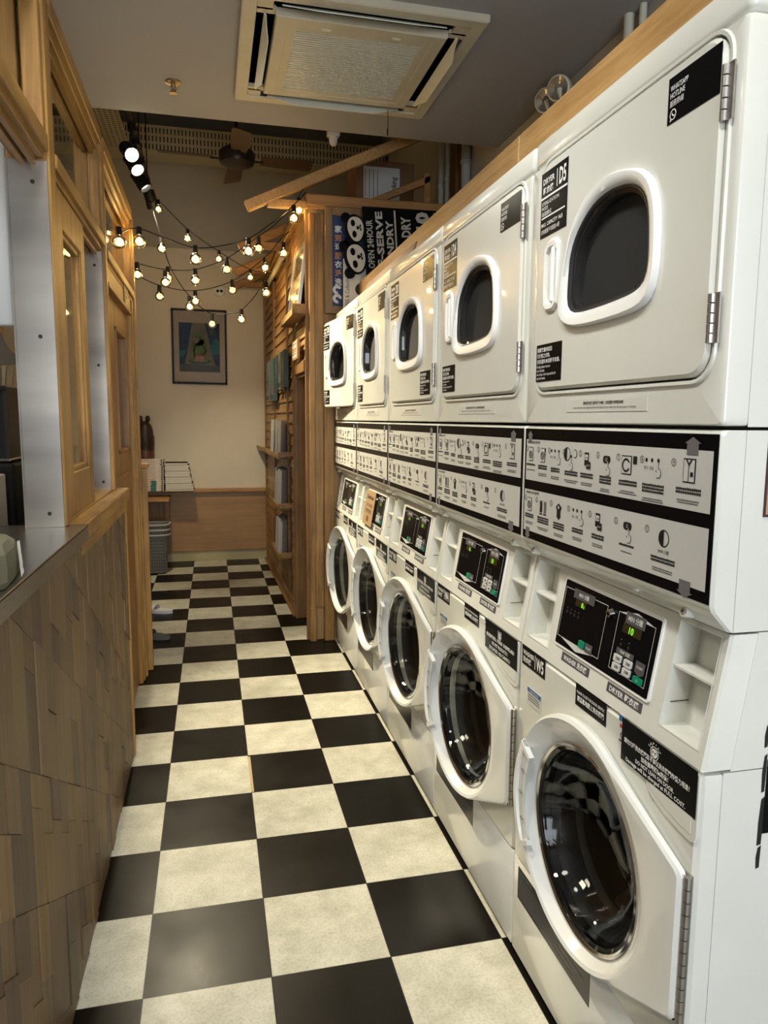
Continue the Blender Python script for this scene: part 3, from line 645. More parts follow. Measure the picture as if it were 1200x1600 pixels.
def m_dframe(b):
    c = P_CC; A = angles(c, [], 64); G = P_GL; k = scalep
    b.loft([loop(k(P_FR, c, 1.0), c, A, -.006), loop(k(P_FR, c, .992), c, A, -.015), loop(k(P_FR, c, .965), c, A, -.020), loop(k(P_FR, c, .92), c, A, -.0195), loop(k(G, c, 1.05), c, A, -.016), loop(G, c, A, -.010), loop(G, c, A, .012)], 0)
    b.loft([loop(G, c, A, -.012), loop(k(G, c, .965), c, A, -.010), loop(k(G, c, .955), c, A, .0)], 1)
def m_dglass(b):
    c = P_CC; A = angles(c, [], 48); b.loft([loop(scalep(P_GL, c, s), c, A, y) for s, y in ((.96, -.006), (.9, -.004), (.86, .028), (.5, .036), (.05, .038))], 0, False, True)
def m_dhandle(b):
    A = rrect(.101, .165, 1.606, 1.757, .022, 4); c = (.133, 1.68); a = angles(c, [], 28); k = scalep
    b.loft([loop(A, c, a, -.0085), loop(A, c, a, -.012), loop(k(A, c, .93), c, a, -.016), loop(k(A, c, .80), c, a, -.015), loop(k(A, c, .72), c, a, -.0055)], 0, False, False)
    b.flat([(x, z) for x, _, z in loop(k(A, c, .72), c, a, 0)], plane(-.0052), 0)
    b.box(.138, .150, -.019, -.006, 1.622, 1.738, 0, bev=.004)
def hinge(b, x, z0, z1, y, n=5, r=.0055):
    h = (z1-z0)/n
    for i in range(n): b.cyl((x, y-.004, z0+i*h+.001), (x, y-.004, z0+(i+1)*h-.001), r, n=10, mi=0)
    b.box(x, x+.016, y-.003, y, z0, z1, 0)
def lab(b, x0, x1, z0, z1, Y, mi=0): b.box(x0, x1, Y-.0008, Y, z0, z1, mi)
SD = -.0087       # dryer door skin
def m_dnum(n):
    def fn(b):
        lab(b, .067, .187, 1.769, 1.904, SD); f = plane(SD-.0012)
        b.text('DRYER', .076, 1.879, .0165, f, 1, bold=.02, width=.052); b.text('乾衣機', .076, 1.860, .0155, f, 1, bold=.02, width=.048)
        b.rect(.139, 1.860, .142, 1.895, f, 1); b.text('D%d' % n, .150, 1.862, .045, f, 1, bold=.03, width=.030)
        b.rect(.067, 1.849, .187, 1.853, f, 1); b.rect(.072, 1.808, .180, 1.811, f, 1)
        b.text('STERILIZATION', .073, 1.836, .0105, f, 1, width=.078); b.text('MODE', .073, 1.826, .0105, f, 1, width=.028); b.text('殺菌模式', .073, 1.814, .0105, f, 1, width=.045)
        b.text('MAX. CAPACITY 14LB', .072, 1.791, .0115, f, 1, bold=.01, width=.098); b.text('衣物重量不可超過14磅', .072, 1.777, .0105, f, 1, width=.085)
    return fn
def m_hot(b):
    lab(b, .518, .641, 1.838, 1.907, SD); f = plane(SD-.0012)
    b.text('WHATSAPP', .524, 1.886, .0115, f, 1, bold=.01, width=.043); b.text('HOTLINE', .524, 1.875, .0115, f, 1, bold=.01, width=.036); b.text('服務熱線', .524, 1.863, .0105, f, 1, width=.034)
    b.ring(.533, 1.850, .0065, .0082, f, 1, 16); b.flat([(.527, 1.846), (.531, 1.8425), (.5255, 1.8405)], f, 1); b.ring(.536, 1.853, .0042, .0062, f, 1, 8, PI*1.0, PI*1.6)
def m_notice(dx):
    def fn(b):
        lab(b, .069+dx, .188+dx, 1.460, 1.540, SD); f = plane(SD-.0012)
        for i, (t, w) in enumerate((('請貴客盡快取回', .070), ('已烘乾之衣物。', .062), ('如有遺失本店概不負責。', .108))): b.text(t, .074+dx, 1.5245-i*.0125, .0105, f, 1, bold=.01, width=w)
        for i, (t, w) in enumerate((('Kindly please remove', .064), ('your laundry,', .038), ('our shop is not responsible for', .092), ('any lost items.', .042))): b.text(t, .074+dx, 1.4895-i*.0083, .0085, f, 1, width=w)
    return fn
def m_strip(b):
    lab(b, .203, .491, 1.392, 1.417, -.0002); f = plane(-.0014)
    b.text('請勿在乾衣機頂部擺放任何物件，以免影響乾衣時間及效果！', .346, 1.4065, .0065, f, 1, bold=.02, align='CENTER', width=.145)
    b.text('PLEASE DO NOT PUT ANY OBJECT ON THE TOP OF DRYER, AS IT MAY AFFECT THE TIME AND QUALITY OF DRYING', .346, 1.398, .0052, f, 1, align='CENTER', width=.225)
def m_panel(b):      # the housing of the instruction panel with its chamfered foot
    P = [(.045, 1.362), (.008, 1.362), (.002, 1.358), (0, 1.352), (0, 1.098), (.004, 1.088), (.034, 1.056), (.045, 1.056)]
    xs = [(.002, .006), (.006, .001), (.012, 0), (WM-.012, 0), (WM-.006, .001), (WM-.002, .006)]
    b.loft([[(x, y+d*(1 if y < .04 else 0), z) for y, z in P] for x, d in xs], 0, True, True)
    for x in (.036, .600):
        b.cyl((x, .0135, 1.070), (x, .030, 1.066), .009, .009, 14, 0); b.cyl((x, .0115, 1.0712), (x, .02, 1.068), .0052, .0052, 12, 1); b.cyl((x, .0110, 1.0715), (x, .014, 1.070), .0022, .0022, 8, 2)
def m_poster(b):
    f = plane(-.0016); g = plane(-.0022); h = plane(-.0028)
    b.box(.006, WM-.006, -.0008, 0, 1.100, 1.356, 0); b.rect(.015, 1.237, .668, 1.331, f, 1); b.rect(.012, 1.118, .668, 1.215, f, 1)
    for (x, z, s) in ((.035, 1.331, 1), (.620, 1.331, 1), (.035, 1.118, -1), (.620, 1.118, -1)):
        w = .020 if x > .3 else .014
        b.flat([(x-w*.7, z-.008*s), (x+w*.7, z-.008*s), (x+w*.7, z+.010*s), (x+w, z+.010*s), (x, z+.020*s), (x-w, z+.010*s), (x-w*.7, z+.010*s)], g, 3)
    b.text('DRYING STEPS 乾衣步驟', .022, 1.322, .0075, g, 2, bold=.02, width=.065); b.text('WASHING STEPS 洗衣步驟', .022, 1.206, .0075, g, 2, bold=.02, width=.068)
    def num(n, x, z): b.ring(x, z, .0052, .0062, g, 2, 16); b.text(str(n), x, z-.003, .0085, g, 2, align='CENTER')
    def hand(x, z):
        b.disc(x, z+.012, .0035, g, 2, 10)
        b.flat([(x-.0028, z+.010), (x+.0018, z+.010), (x+.0018, z-.001), (x+.008, z-.003), (x+.009, z-.010), (x+.006, z-.017), (x-.004, z-.017), (x-.008, z-.006), (x-.0055, z-.004), (x-.0028, z-.007)], g, 3)
        b.flat([(x-.0018, z+.009), (x+.0008, z+.009), (x+.0008, z-.002), (x+.007, z-.004), (x+.008, z-.010), (x+.005, z-.016), (x-.0035, z-.016), (x-.007, z-.006), (x-.0018, z-.008)], h, 1)
    def machine(x, z, open_=False):
        b.rect(x-.011, z-.016, x+.011, z+.016, g, 2); b.rect(x-.0095, z-.0145, x+.0095, z+.0145, h, 1); k = plane(-.0034)
        b.ring(x, z-.001, .0065, .0088, k, 2, 18); b.ring(x, z-.001, .0025, .0045, k, 2, 10)
        if open_: b.flat([(x+.009, z+.014), (x+.016, z+.017), (x+.012, z+.006), (x+.016, z), (x+.009, z+.003)], h, 2)
    def reader(x, z):
        b.rect(x-.011, z-.009, x+.006, z+.017, g, 2); b.rect(x-.009, z+.002, x+.004, z+.013, h, 1); b.rect(x-.002, z-.015, x+.014, z-.001, h, 2)
        b.text('八達通', x-.0025, z+.005, .004, plane(-.0034), 2, align='CENTER', width=.011); b.text('PAY', x+.006, z-.010, .005, plane(-.0034), 1, align='CENTER', width=.012)
    def dots(x, z, a, c):
        for i, t in enumerate((a, c)): b.disc(x+i*.016, z+.012, .0035, g, 2, 10); b.text(t, x+i*.016, z-.004, .0075, g, 2, align='CENTER', width=.010)
        hand(x+.034, z)
    def button(x, z): b.prism(rrect(x-.013, x+.013, z-.002, z+.012, .006, 3), lambda u, v: (u, -.0018, v), g, 2); b.ring(x, z+.005, .003, .004, h, 1, 4, PI/4, PI/4+2*PI); hand(x+.005, z-.008)
    def minutes(x, z): b.ring(x, z, .0125, .0145, g, 2, 22); b.flat([(x+.013*math.cos(a), z+.013*math.sin(a)) for a in [PI*.5+PI*i/10 for i in range(11)]], g, 2)
    def cap(x, z, lines, w):
        for i in range(lines): b.greek(x-w/2, z-i*.0054, w, .0042, g, 2, int(w/.0044), .16)
        for i in range(2 if lines > 1 else 1): ww = w*random.uniform(.75, 1.05); b.greek(x-ww/2, z-.006-lines*.0054-i*.0038, ww, .0021, g, 4, int(ww/.0030), .2)
    Z = 1.2975; xs = [.042, .105, .160, .232, .297, .372, .446, .528, .622]
    num(1, .021, Z+.012); machine(.042, Z); cap(.042, Z-.026, 1, .046)
    num(2, .080, Z+.012); machine(.103, Z, True); cap(.103, Z-.026, 2, .045)
    num(3, .134, Z+.012); dots(.145, Z, 'D1', 'D2'); cap(.165, Z-.028, 2, .042)
    num(4, .203, Z+.012); minutes(.216, Z+.008); b.disc(.250, Z+.010, .009, g, 2, 14); b.disc(.250, Z+.010, .0075, h, 1, 14); hand(.234, Z-.008); cap(.236, Z-.030, 2, .056)
    num(5, .272, Z+.012); reader(.300, Z-.002); cap(.300, Z-.030, 2, .05)
    num(6, .340, Z+.012); button(.372, Z); cap(.370, Z-.030, 3, .042)
    num(7, .412, Z+.012); b.rect(.424, Z-.018, .456, Z+.016, g, 2); b.rect(.426, Z-.016, .454, Z+.014, h, 1); b.ring(.440, Z-.001, .009, .0125, plane(-.0034), 2, 20, .5, 5.8); b.rect(.460, Z+.002, .472, Z+.016, g, 2); cap(.446, Z-.032, 2, .058)
    num(8, .487, Z+.012); dots(.500, Z, 'D1', 'D2'); cap(.522, Z-.032, 3, .062)
    num(9, .575, Z+.012); b.rect(.600, Z-.018, .630, Z+.020, g, 2); b.rect(.602, Z-.016, .628, Z+.018, h, 1); k = plane(-.0034); b.rect(.614, Z-.016, .6155, Z+.012, k, 2); b.flat([(.607, Z+.018), (.615, Z+.008), (.623, Z+.018), (.619, Z+.018), (.615, Z+.0125), (.611, Z+.018)], k, 2); b.rect(.619, Z-.008, .626, Z-.001, k, 2); cap(.615, Z-.030, 2, .062)
    Z = 1.181
    num(1, .020, Z+.014); machine(.042, Z); cap(.042, Z-.026, 2, .046)
    num(2, .080, Z+.014)
    for x, mi in ((.102, 2), (.122, 3)): b.flat([(x-.006, Z+.016), (x-.002, Z+.013), (x+.002, Z+.013), (x+.006, Z+.016), (x+.007, Z), (x+.006, Z-.012), (x-.006, Z-.012), (x-.005, Z)], g, mi); b.rect(x-.007, Z-.017, x+.007, Z-.014, g, 2)
    cap(.114, Z-.026, 3, .056)
    num(3, .152, Z+.014); b.flat([(.182, Z+.014), (.188, Z+.018), (.194, Z+.014), (.201, Z+.010), (.196, Z), (.197, Z-.012), (.188, Z-.018), (.179, Z-.012), (.180, Z), (.175, Z+.010)], g, 2); b.rect(.185, Z+.006, .191, Z+.012, h, 1); cap(.190, Z-.028, 3, .050)
    num(4, .232, Z+.012); dots(.252, Z, 'W1', 'W2'); cap(.272, Z-.028, 2, .046)
    num(5, .320, Z+.012); reader(.352, Z); cap(.352, Z-.028, 2, .046)
    num(6, .414, Z+.012); button(.452, Z+.002); cap(.452, Z-.030, 1, .048)
    num(7, .512, Z+.012); minutes(.560, Z+.002); b.text('30MIN 分鐘', .560, Z-.023, .0075, g, 2, align='CENTER', width=.030); cap(.560, Z-.034, 2, .066)
CUB = ((.018, .130, .026, .140), (.558, .664, .558, .664))
def m_console(b):
    z0, z1 = .835, 1.052; f = CON(); hz0, hz1 = .861, 1.045
    # sides and back edge
    for xs in ((.002, .007), (WM-.002, WM-.007)): b.loft([[(x, yc(z0)+k, z0), (x, yc(z1)+k, z1), (x, .098, z1), (x, .060, z0)] for x, k in ((xs[0], .004), (xs[1], 0))], 0, True, True)
    q = lambda P: b.flat(P, f, 0)
    L = CUB[0]; R = CUB[1]
    q([(.007, z0), (L[2], hz0), (L[0], hz1), (.007, z1)]); q([(.007, z0), (WM-.007, z0), (R[3], hz0), (L[2], hz0)]); q([(L[0], hz1), (R[1], hz1), (WM-.007, z1), (.007, z1)])
    q([(L[3], hz0), (R[2], hz0), (R[0], hz1), (L[1], hz1)]); q([(R[3], hz0), (WM-.007, z0), (WM-.007, z1), (R[1], hz1)])
    b.add([(.002, yc(z0), z0), (WM-.002, yc(z0), z0), (WM-.002, .055, z0-.004), (.002, .055, z0-.004)], [[0, 1, 2, 3]], 0)
def m_cubby(side):
    def fn(b):
        x0t, x1t, x0b, x1b = CUB[side]; hz0, hz1 = .861, 1.045; D = .125
        F = [(x0b, hz0), (x1b, hz0), (x1t, hz1), (x0t, hz1)]; front = [(x, yc(z), z) for x, z in F]; back = [(x, D, z) for x, z in F]
        b.add(front+back, [[4, 5, 6, 7], [0, 4, 7, 3], [1, 2, 6, 5], [0, 1, 5, 4], [3, 7, 6, 2]], 0)
        # thin rim, shelf, panel seams
        R0 = [(x, yc(z)-.001, z) for x, z in F]; cx = sum(p[0] for p in R0)/4; cz = sum(p[2] for p in R0)/4
        b.loft([R0, [(cx+(x-cx)*.955, yc(z)-.0012, cz+(z-cz)*.975) for x, _, z in R0]], 2)
        t = (.966-hz0)/(hz1-hz0); xa = x0b+(x0t-x0b)*t; xb = x1b+(x1t-x1b)*t
        b.box(xa, xb, yc(.966)+.004, D, .963, .967, 0); b.box(x0b+.030, x0b+.0315, D-.02, D-.001, hz0, .963, 1); b.box(x0b+.030, x1b, .078, .0795, hz0+.0002, hz0+.001, 1)
        b.box(x0b+.034, x1b-.002, D-.014, D, hz0+.004, .958, 0, bev=.002); b.box(xa+.02, xb-.004, D-.012, D, .972, hz1-.006, 0, bev=.002)
        xs = xa+.001
        b.box(xs-.001, xs+.0004, .03, .10, .8995, .9005, 1)
        for i in range(7):
            for yy in (.045, .085): zz = hz0+.012+i*.025; xl = x0b+(x0t-x0b)*(zz-hz0)/(hz1-hz0); b.sph((xl+.0004, yy+(zz-.85)*.15, zz), .0016, 0, 6)
    return fn
def m_ctrl(b):
    f = CON(.0045); g = CON(.0052); h = CON(.0060)
    P = rrect(.166, .524, .884, 1.034, .006, 3); Q = rrect(.171, .519, .889, 1.029, .004, 3)
    b.prism(P, CON(0), CON(.0038), 5)
    b.prism(Q, CON(.003), f, 0)
    def frame(x0, x1, z0, z1, t=.0011):
        for r in ((x0, z0, x1, z0+t), (x0, z1-t, x1, z1), (x0, z0, x0+t, z1), (x1-t, z0, x1, z1)): b.rect(*r, g, 1)
    frame(.177, .349, .906, 1.014); frame(.389, .507, .904, 1.014)
    b.flat([(.190, .9065), (.262, .893), (.335, .9065)], g, 1)
    b.flat([(.392, 1.0135), (.448, 1.024), (.504, 1.0135), (.48, 1.0135), (.448, 1.021), (.42, 1.0135)], g, 1)
    def tagp(x0, x1, z0, z1, t, s, w): b.rect(x0, z0, x1, z1, h, 2); b.text(t, (x0+x1)/2, (z0+z1)/2-s*.36, s, CON(.0065), 1, align='CENTER', bold=.02, width=w)
    tagp(.215, .300, .999, 1.019, 'MIN 分鐘', .0105, .040); tagp(.415, .478, .999, 1.021, 'MIN 分鐘', .0125, .046)
    b.rect(.226, .984, .270, 1.0, g, 6); b.text('0', .252, .985, .015, h, 3, bold=.02, width=.007); b.rect(.262, .984, .2635, .990, h, 3)
    b.rect(.410, .980, .470, .999, g, 6); b.text('10', .432, .982, .018, h, 3, bold=.01, width=.014)
    for x in (.200, .216, .232, .248): b.disc(x, .972, .0008, h, 1, 6); b.ring(x, .964, .0025, .0032, h, 7, 8)
    for x in (.415, .440): b.disc(x, .966, .0008, h, 1, 6); b.ring(x, .957, .0025, .0032, h, 7, 8)
    b.prism(rrect(.270, .292, .908, .922, .002, 2), f, CON(.0075), 4); tagp(.296, .324, .905, .924, 'START', .0062, .020)
    tagp(.405, .462, .939, .950, 'TEMP 溫度', .0075, .034)
    for i, x in enumerate((.402, .436)):
        for z in (.9235, .9075): b.prism(rrect(x, x+.025, z-.0005, z+.013, .002, 2), f, CON(.0075), 8); b.rect(x+.009, z+.003, x+.0105, z+.010, CON(.0078), 0); b.greek(x+.013, z+.004, .009, .006, CON(.0078), 2, 2)
    tagp(.471, .500, .924, .945, 'START', .0062, .020); b.flat([(.471, .9245), (.4855, .9185), (.500, .9245)], h, 2)
    b.prism(rrect(.472, .499, .9055, .9175, .002, 2), f, CON(.0075), 4); b.ring(.4855, .9115, .002, .0028, CON(.0078), 1, 4)
    b.cyl((.366, yc(1.004)-.004, 1.004), (.366, yc(1.004)-.014, 1.003), .0085, .0075, 14, 9); b.cyl((.366, yc(1.004)-.013, 1.003), (.366, yc(1.004)-.0148, 1.003), .0035, .0035, 8, 0)
def m_clabel(x0, x1, t):
    def fn(b):
        b.prism([(x0, .858), (x1, .858), (x1, .8765), (x0, .8765)], CON(0), CON(.0008), 0); b.text(t, (x0+x1)/2, .8625, .0135, CON(.0013), 1, align='CENTER', bold=.02, width=(x1-x0)*.84)
    return fn
WCC = (.3413, .51); WY = .004
def m_wfront(b):
    out = rrect(.002, WM-.002, .284, .829, .006, 2); ins = rrect(.010, WM-.010, .286, .824, .005, 2)
    hole = [(WCC[0]+.222*math.cos(2*PI*i/40), WCC[1]+.222*math.sin(2*PI*i/40)) for i in range(40)]; A = angles(WCC, [out], 48)
    b.loft([loop(out, WCC, A, .05), loop(out, WCC, A, .012), loop(ins, WCC, A, WY), loop(hole, WCC, A, WY), loop(scalep(hole, WCC, .95), WCC, A, .03), loop(scalep(hole, WCC, .93), WCC, A, .035)], 0)
def m_kick(b):
    b.box(.002, WM-.002, WY+.002, .05, .022, .280, 0, bev=.005, seg=2); b.box(.03, WM-.03, .03, .06, 0, .03, 1)
def m_tub(b):
    c = (WCC[0], .0, WCC[1])
    b.lathe([(.212, -.034), (.205, -.04), (.194, -.075), (.196, -.10), (.182, -.12)], c, (0, -1, 0), 40, 0)
    b.lathe([(.235, -.122), (.182, -.122), (.182, -.13), (.25, -.14), (.25, -.42), (.05, -.44)], c, (0, -1, 0), 40, 1, False, True)
    for k in range(3):
        a = 2*PI*k/3+.5; x = WCC[0]+.21*math.cos(a); z = WCC[1]+.21*math.sin(a); M = Matrix.Translation((x, .28, z)) @ Matrix.Rotation(-a, 4, 'Y'); b.box(-.03, .03, -.13, .13, -.025, .025, 2, bev=.015, seg=2, M=M)
DHX, DHY = .672, -.006    # washer door hinge line
def dyf(x): return -.036+(x-.09)/.58*.021
def door_poly():
    P = []; R = .25; c = (WCC[0]+.002, .525)
    a0 = math.radians(62); a1 = math.radians(360-60)
    for i in range(40): a = a0+(a1-a0)*i/39; P.append((c[0]+R*math.cos(a), c[1]+R*math.sin(a)))
    P += [(.664, .398), (.672, .408), (.672, .655), (.664, .664)]
    return P
def m_wdoor(b):
    c = WCC; O = door_poly(); A = angles(c, [O[-4:]], 72)
    cr = [(c[0]+.243*math.cos(2*PI*i/60), .523+.243*math.sin(2*PI*i/60)) for i in range(60)]; rim = [(c[0]+.203*math.cos(2*PI*i/60), c[1]+.203*math.sin(2*PI*i/60)) for i in range(60)]
    k = scalep; off = lambda d: (lambda x, z: dyf(x)+d)
    b.loft([loop(k(O, c, .985), c, A, -.003), loop(O, c, A, off(.012)), loop(k(O, c, .992), c, A, off(.004)), loop(k(O, c, .972), c, A, off(0)),
            loop([(max(p[0], .0), p[1]) for p in cr], c, A, off(-.001)), loop(k(cr, c, .965), c, A, off(.002)), loop(k(rim, c, 1.04), c, A, -.006), loop(rim, c, A, -.001), loop(rim, c, A, .03)], 0)
    b.loft([loop(k(O, c, .985), c, A, -.003), loop(rim, c, A, .028)], 0)
def m_wring(b):
    b.lathe([(.2035, -.028), (.2035, .004), (.200, .007), (.195, .004), (.195, -.03)], (WCC[0], 0, WCC[1]), (0, -1, 0), 64, 0)
def m_wglass(b):
    b.lathe([(.196, .002), (.186, -.002), (.176, -.03), (.156, -.065), (.115, -.095), (.055, -.108), (.01, -.110)], (WCC[0], 0, WCC[1]), (0, -1, 0), 56, 0, False, True)
    b.lathe([(.196, -.004), (.184, -.008), (.173, -.03), (.152, -.062), (.113, -.090), (.055, -.102), (.01, -.104)], (WCC[0], 0, WCC[1]), (0, -1, 0), 56, 0, False, True)
def m_whandle(b):
    c = WCC; N = 14; L = []
    for i in range(N+1):
        a = math.radians(150+62*i/N); d = math.sin(PI*i/N)**.4*.004 if 0 < i < N else 0
        r0, r1 = .20, .252
        p = lambda r, dy: (c[0]+r*math.cos(a), dyf(c[0]+r*math.cos(a))-dy, .515+r*math.sin(a))
        L.append([p(r1-.002, -.012), p(r1+.004, d*.6), p(r1-.004, d+.004), p(r1-.016, d+.004), p(r1-.020, -.004)])
    b.loft(L, 0, True, True)
    for a0 in (150, 209):
        P = []
        for r, a in ((.203, a0), (.252, a0), (.252, a0+3), (.203, a0+3)): a = math.radians(a); P.append((c[0]+r*math.cos(a), .515+r*math.sin(a)))
        b.loft([[(x, dyf(x)+.006, z) for x, z in P], [(x, dyf(x)-.003, z) for x, z in P], [(c[0]+(x-c[0])*.998, dyf(x)-.006, .515+(z-.515)*.998) for x, z in P]], 0, False, True)
    L = []
    for i in range(N+1):
        a = math.radians(152+58*i/N); L.append([(c[0]+r*math.cos(a), dyf(c[0]+r*math.cos(a))-.0012, .515+r*math.sin(a)) for r in (.206, .232)])
    b.loft(L, 1, closed=False)
    for a in (165, 180, 196): a = math.radians(a); x = c[0]+.219*math.cos(a); z = .515+.219*math.sin(a); b.cyl((x, dyf(x)-.002, z), (x, dyf(x)-.005, z), .004, n=8, mi=2)
def m_whinge(b):
    n = 12; z0, z1 = .402, .660; h = (z1-z0)/n
    b.box(.664, .678, -.0005, .004, z0, z1, 0)
    for i in range(n): b.cyl((.6755, -.004, z0+i*h+.0008), (.6755, -.004, z0+(i+1)*h-.0008), .0062, n=10, mi=0); b.box(.6665, .668, -.0095, .0, z0+i*h, z0+(i+.45)*h, 1)
def m_wnum(n):
    def fn(b):
        lab(b, .018, .141, .788, .836, WY); f = plane(WY-.0012); b.text('WASHER', .024, .814, .0155, f, 1, bold=.02, width=.060); b.text('洗衣機', .024, .797, .0150, f, 1, bold=.02, width=.045); b.rect(.0885, .795, .0912, .829, f, 1); b.text('W%d' % n, .096, .797, .041, f, 1, bold=.03, width=.038)
    return fn
def m_wclose(b):
    lab(b, .284, .404, .789, .836, WY); f = plane(WY-.0012); b.text('PLEASE CLOSE THE DOOR GENTLY', .344, .816, .0085, f, 1, align='CENTER', bold=.01, width=.108); b.text('請溫柔地關上洗衣機門', .344, .801, .0125, f, 1, align='CENTER', bold=.02, width=.104)
def m_wcau(b):
    lab(b, .054, .126, .700, .742, WY, 2); f = plane(WY-.0012); b.rect(.054, .731, .126, .742, f, 1); b.text('CAUTION', .090, .7335, .008, plane(WY-.0018), 2, align='CENTER', bold=.02, width=.045)
    for i in range(3): b.greek(.058, .724-.006*i, .062, .0028, f, 0, 14)
def m_wsafe(b):
    lab(b, .449, .466, .775, .836, WY, 2); f = plane(WY-.0012); b.rect(.449, .824, .466, .836, f, 1); b.rect(.453, .812, .464, .819, f, 3); b.ring(.460, .798, .003, .005, f, 0, 10); b.greek(.452, .785, .012, .005, f, 0, 3)
def m_wwarn(kind):
    def fn(b):
        lab(b, .466, .678, .757, .836, WY-.004); f = plane(WY-.0054); cx = .567
        b.ring(cx, .8135, .0105, .0118, f, 1, 20)
        for dx in (-.009, .009): b.ring(cx+dx, .823, .003, .004, f, 1, 10)
        b.disc(cx, .8135, .0085, f, 1, 16, .95); g = plane(WY-.006)
        for dx in (-.0035, .0035): b.disc(cx+dx, .815, .002, g, 0, 8)
        b.disc(cx, .8095, .0012, g, 0, 6)
        if kind:
            for i, ch in enumerate('FAMILY'): a = math.radians(150-24*i); b.text(ch, cx+.0165*math.cos(a), .8135+.0150*math.sin(a), .005, f, 1, bold=.03, rot=a-PI/2, align='CENTER')
            T = (('請勿力壓洗衣機門及不得以洗衣機門作借力用途！', .0105, .186, .795), ('如有損壞照價賠償！', .0105, .078, .7825), ('DO NOT LEAN ON DOOR.', .0102, .110, .7715), ('Damage will be charged at FULL COST.', .0102, .170, .7615))
        else:
            T = (('請勿清洗寵物用品、鞋及地毯！如有損壞照價賠償！', .0110, .186, .793), ('NO PET PRODUCTS !', .0125, .105, .7775), ('NO SHOES / NO CARPETS !', .0125, .140, .7625))
        for t, s, w, z in T: b.text(t, cx+.002, z, s, f, 1, align='CENTER', bold=.02, width=w)
    return fn
def m_drawer(b):
    P = [(.545, .757), (.548, .745), (.562, .733), (.600, .722), (.640, .716), (.668, .714), (.677, .718), (.681, .728), (.681, .829), (.50, .829), (.50, .757)]
    b.prism(P, plane(WY+.002), plane(WY-.0035), 0)
    b.prism([(.556, .757), (.562, .747), (.60, .735), (.64, .728), (.668, .727), (.669, .757)], plane(WY-.003), plane(WY-.0045), 1)
def m_disc(b):
    lab(b, .031, .387, .178, .262, WY+.002); f = plane(WY+.0006)
    b.text('Disclaimer 免責聲明', .037, .250, .0095, f, 1, bold=.02, width=.070)
    for i in range(8): b.greek(.037, .240-i*.0073, .33*random.uniform(.6, 1) if i not in (6,) else .20, .0028, f, 1, 46, .2)
def m_screw(b): pass

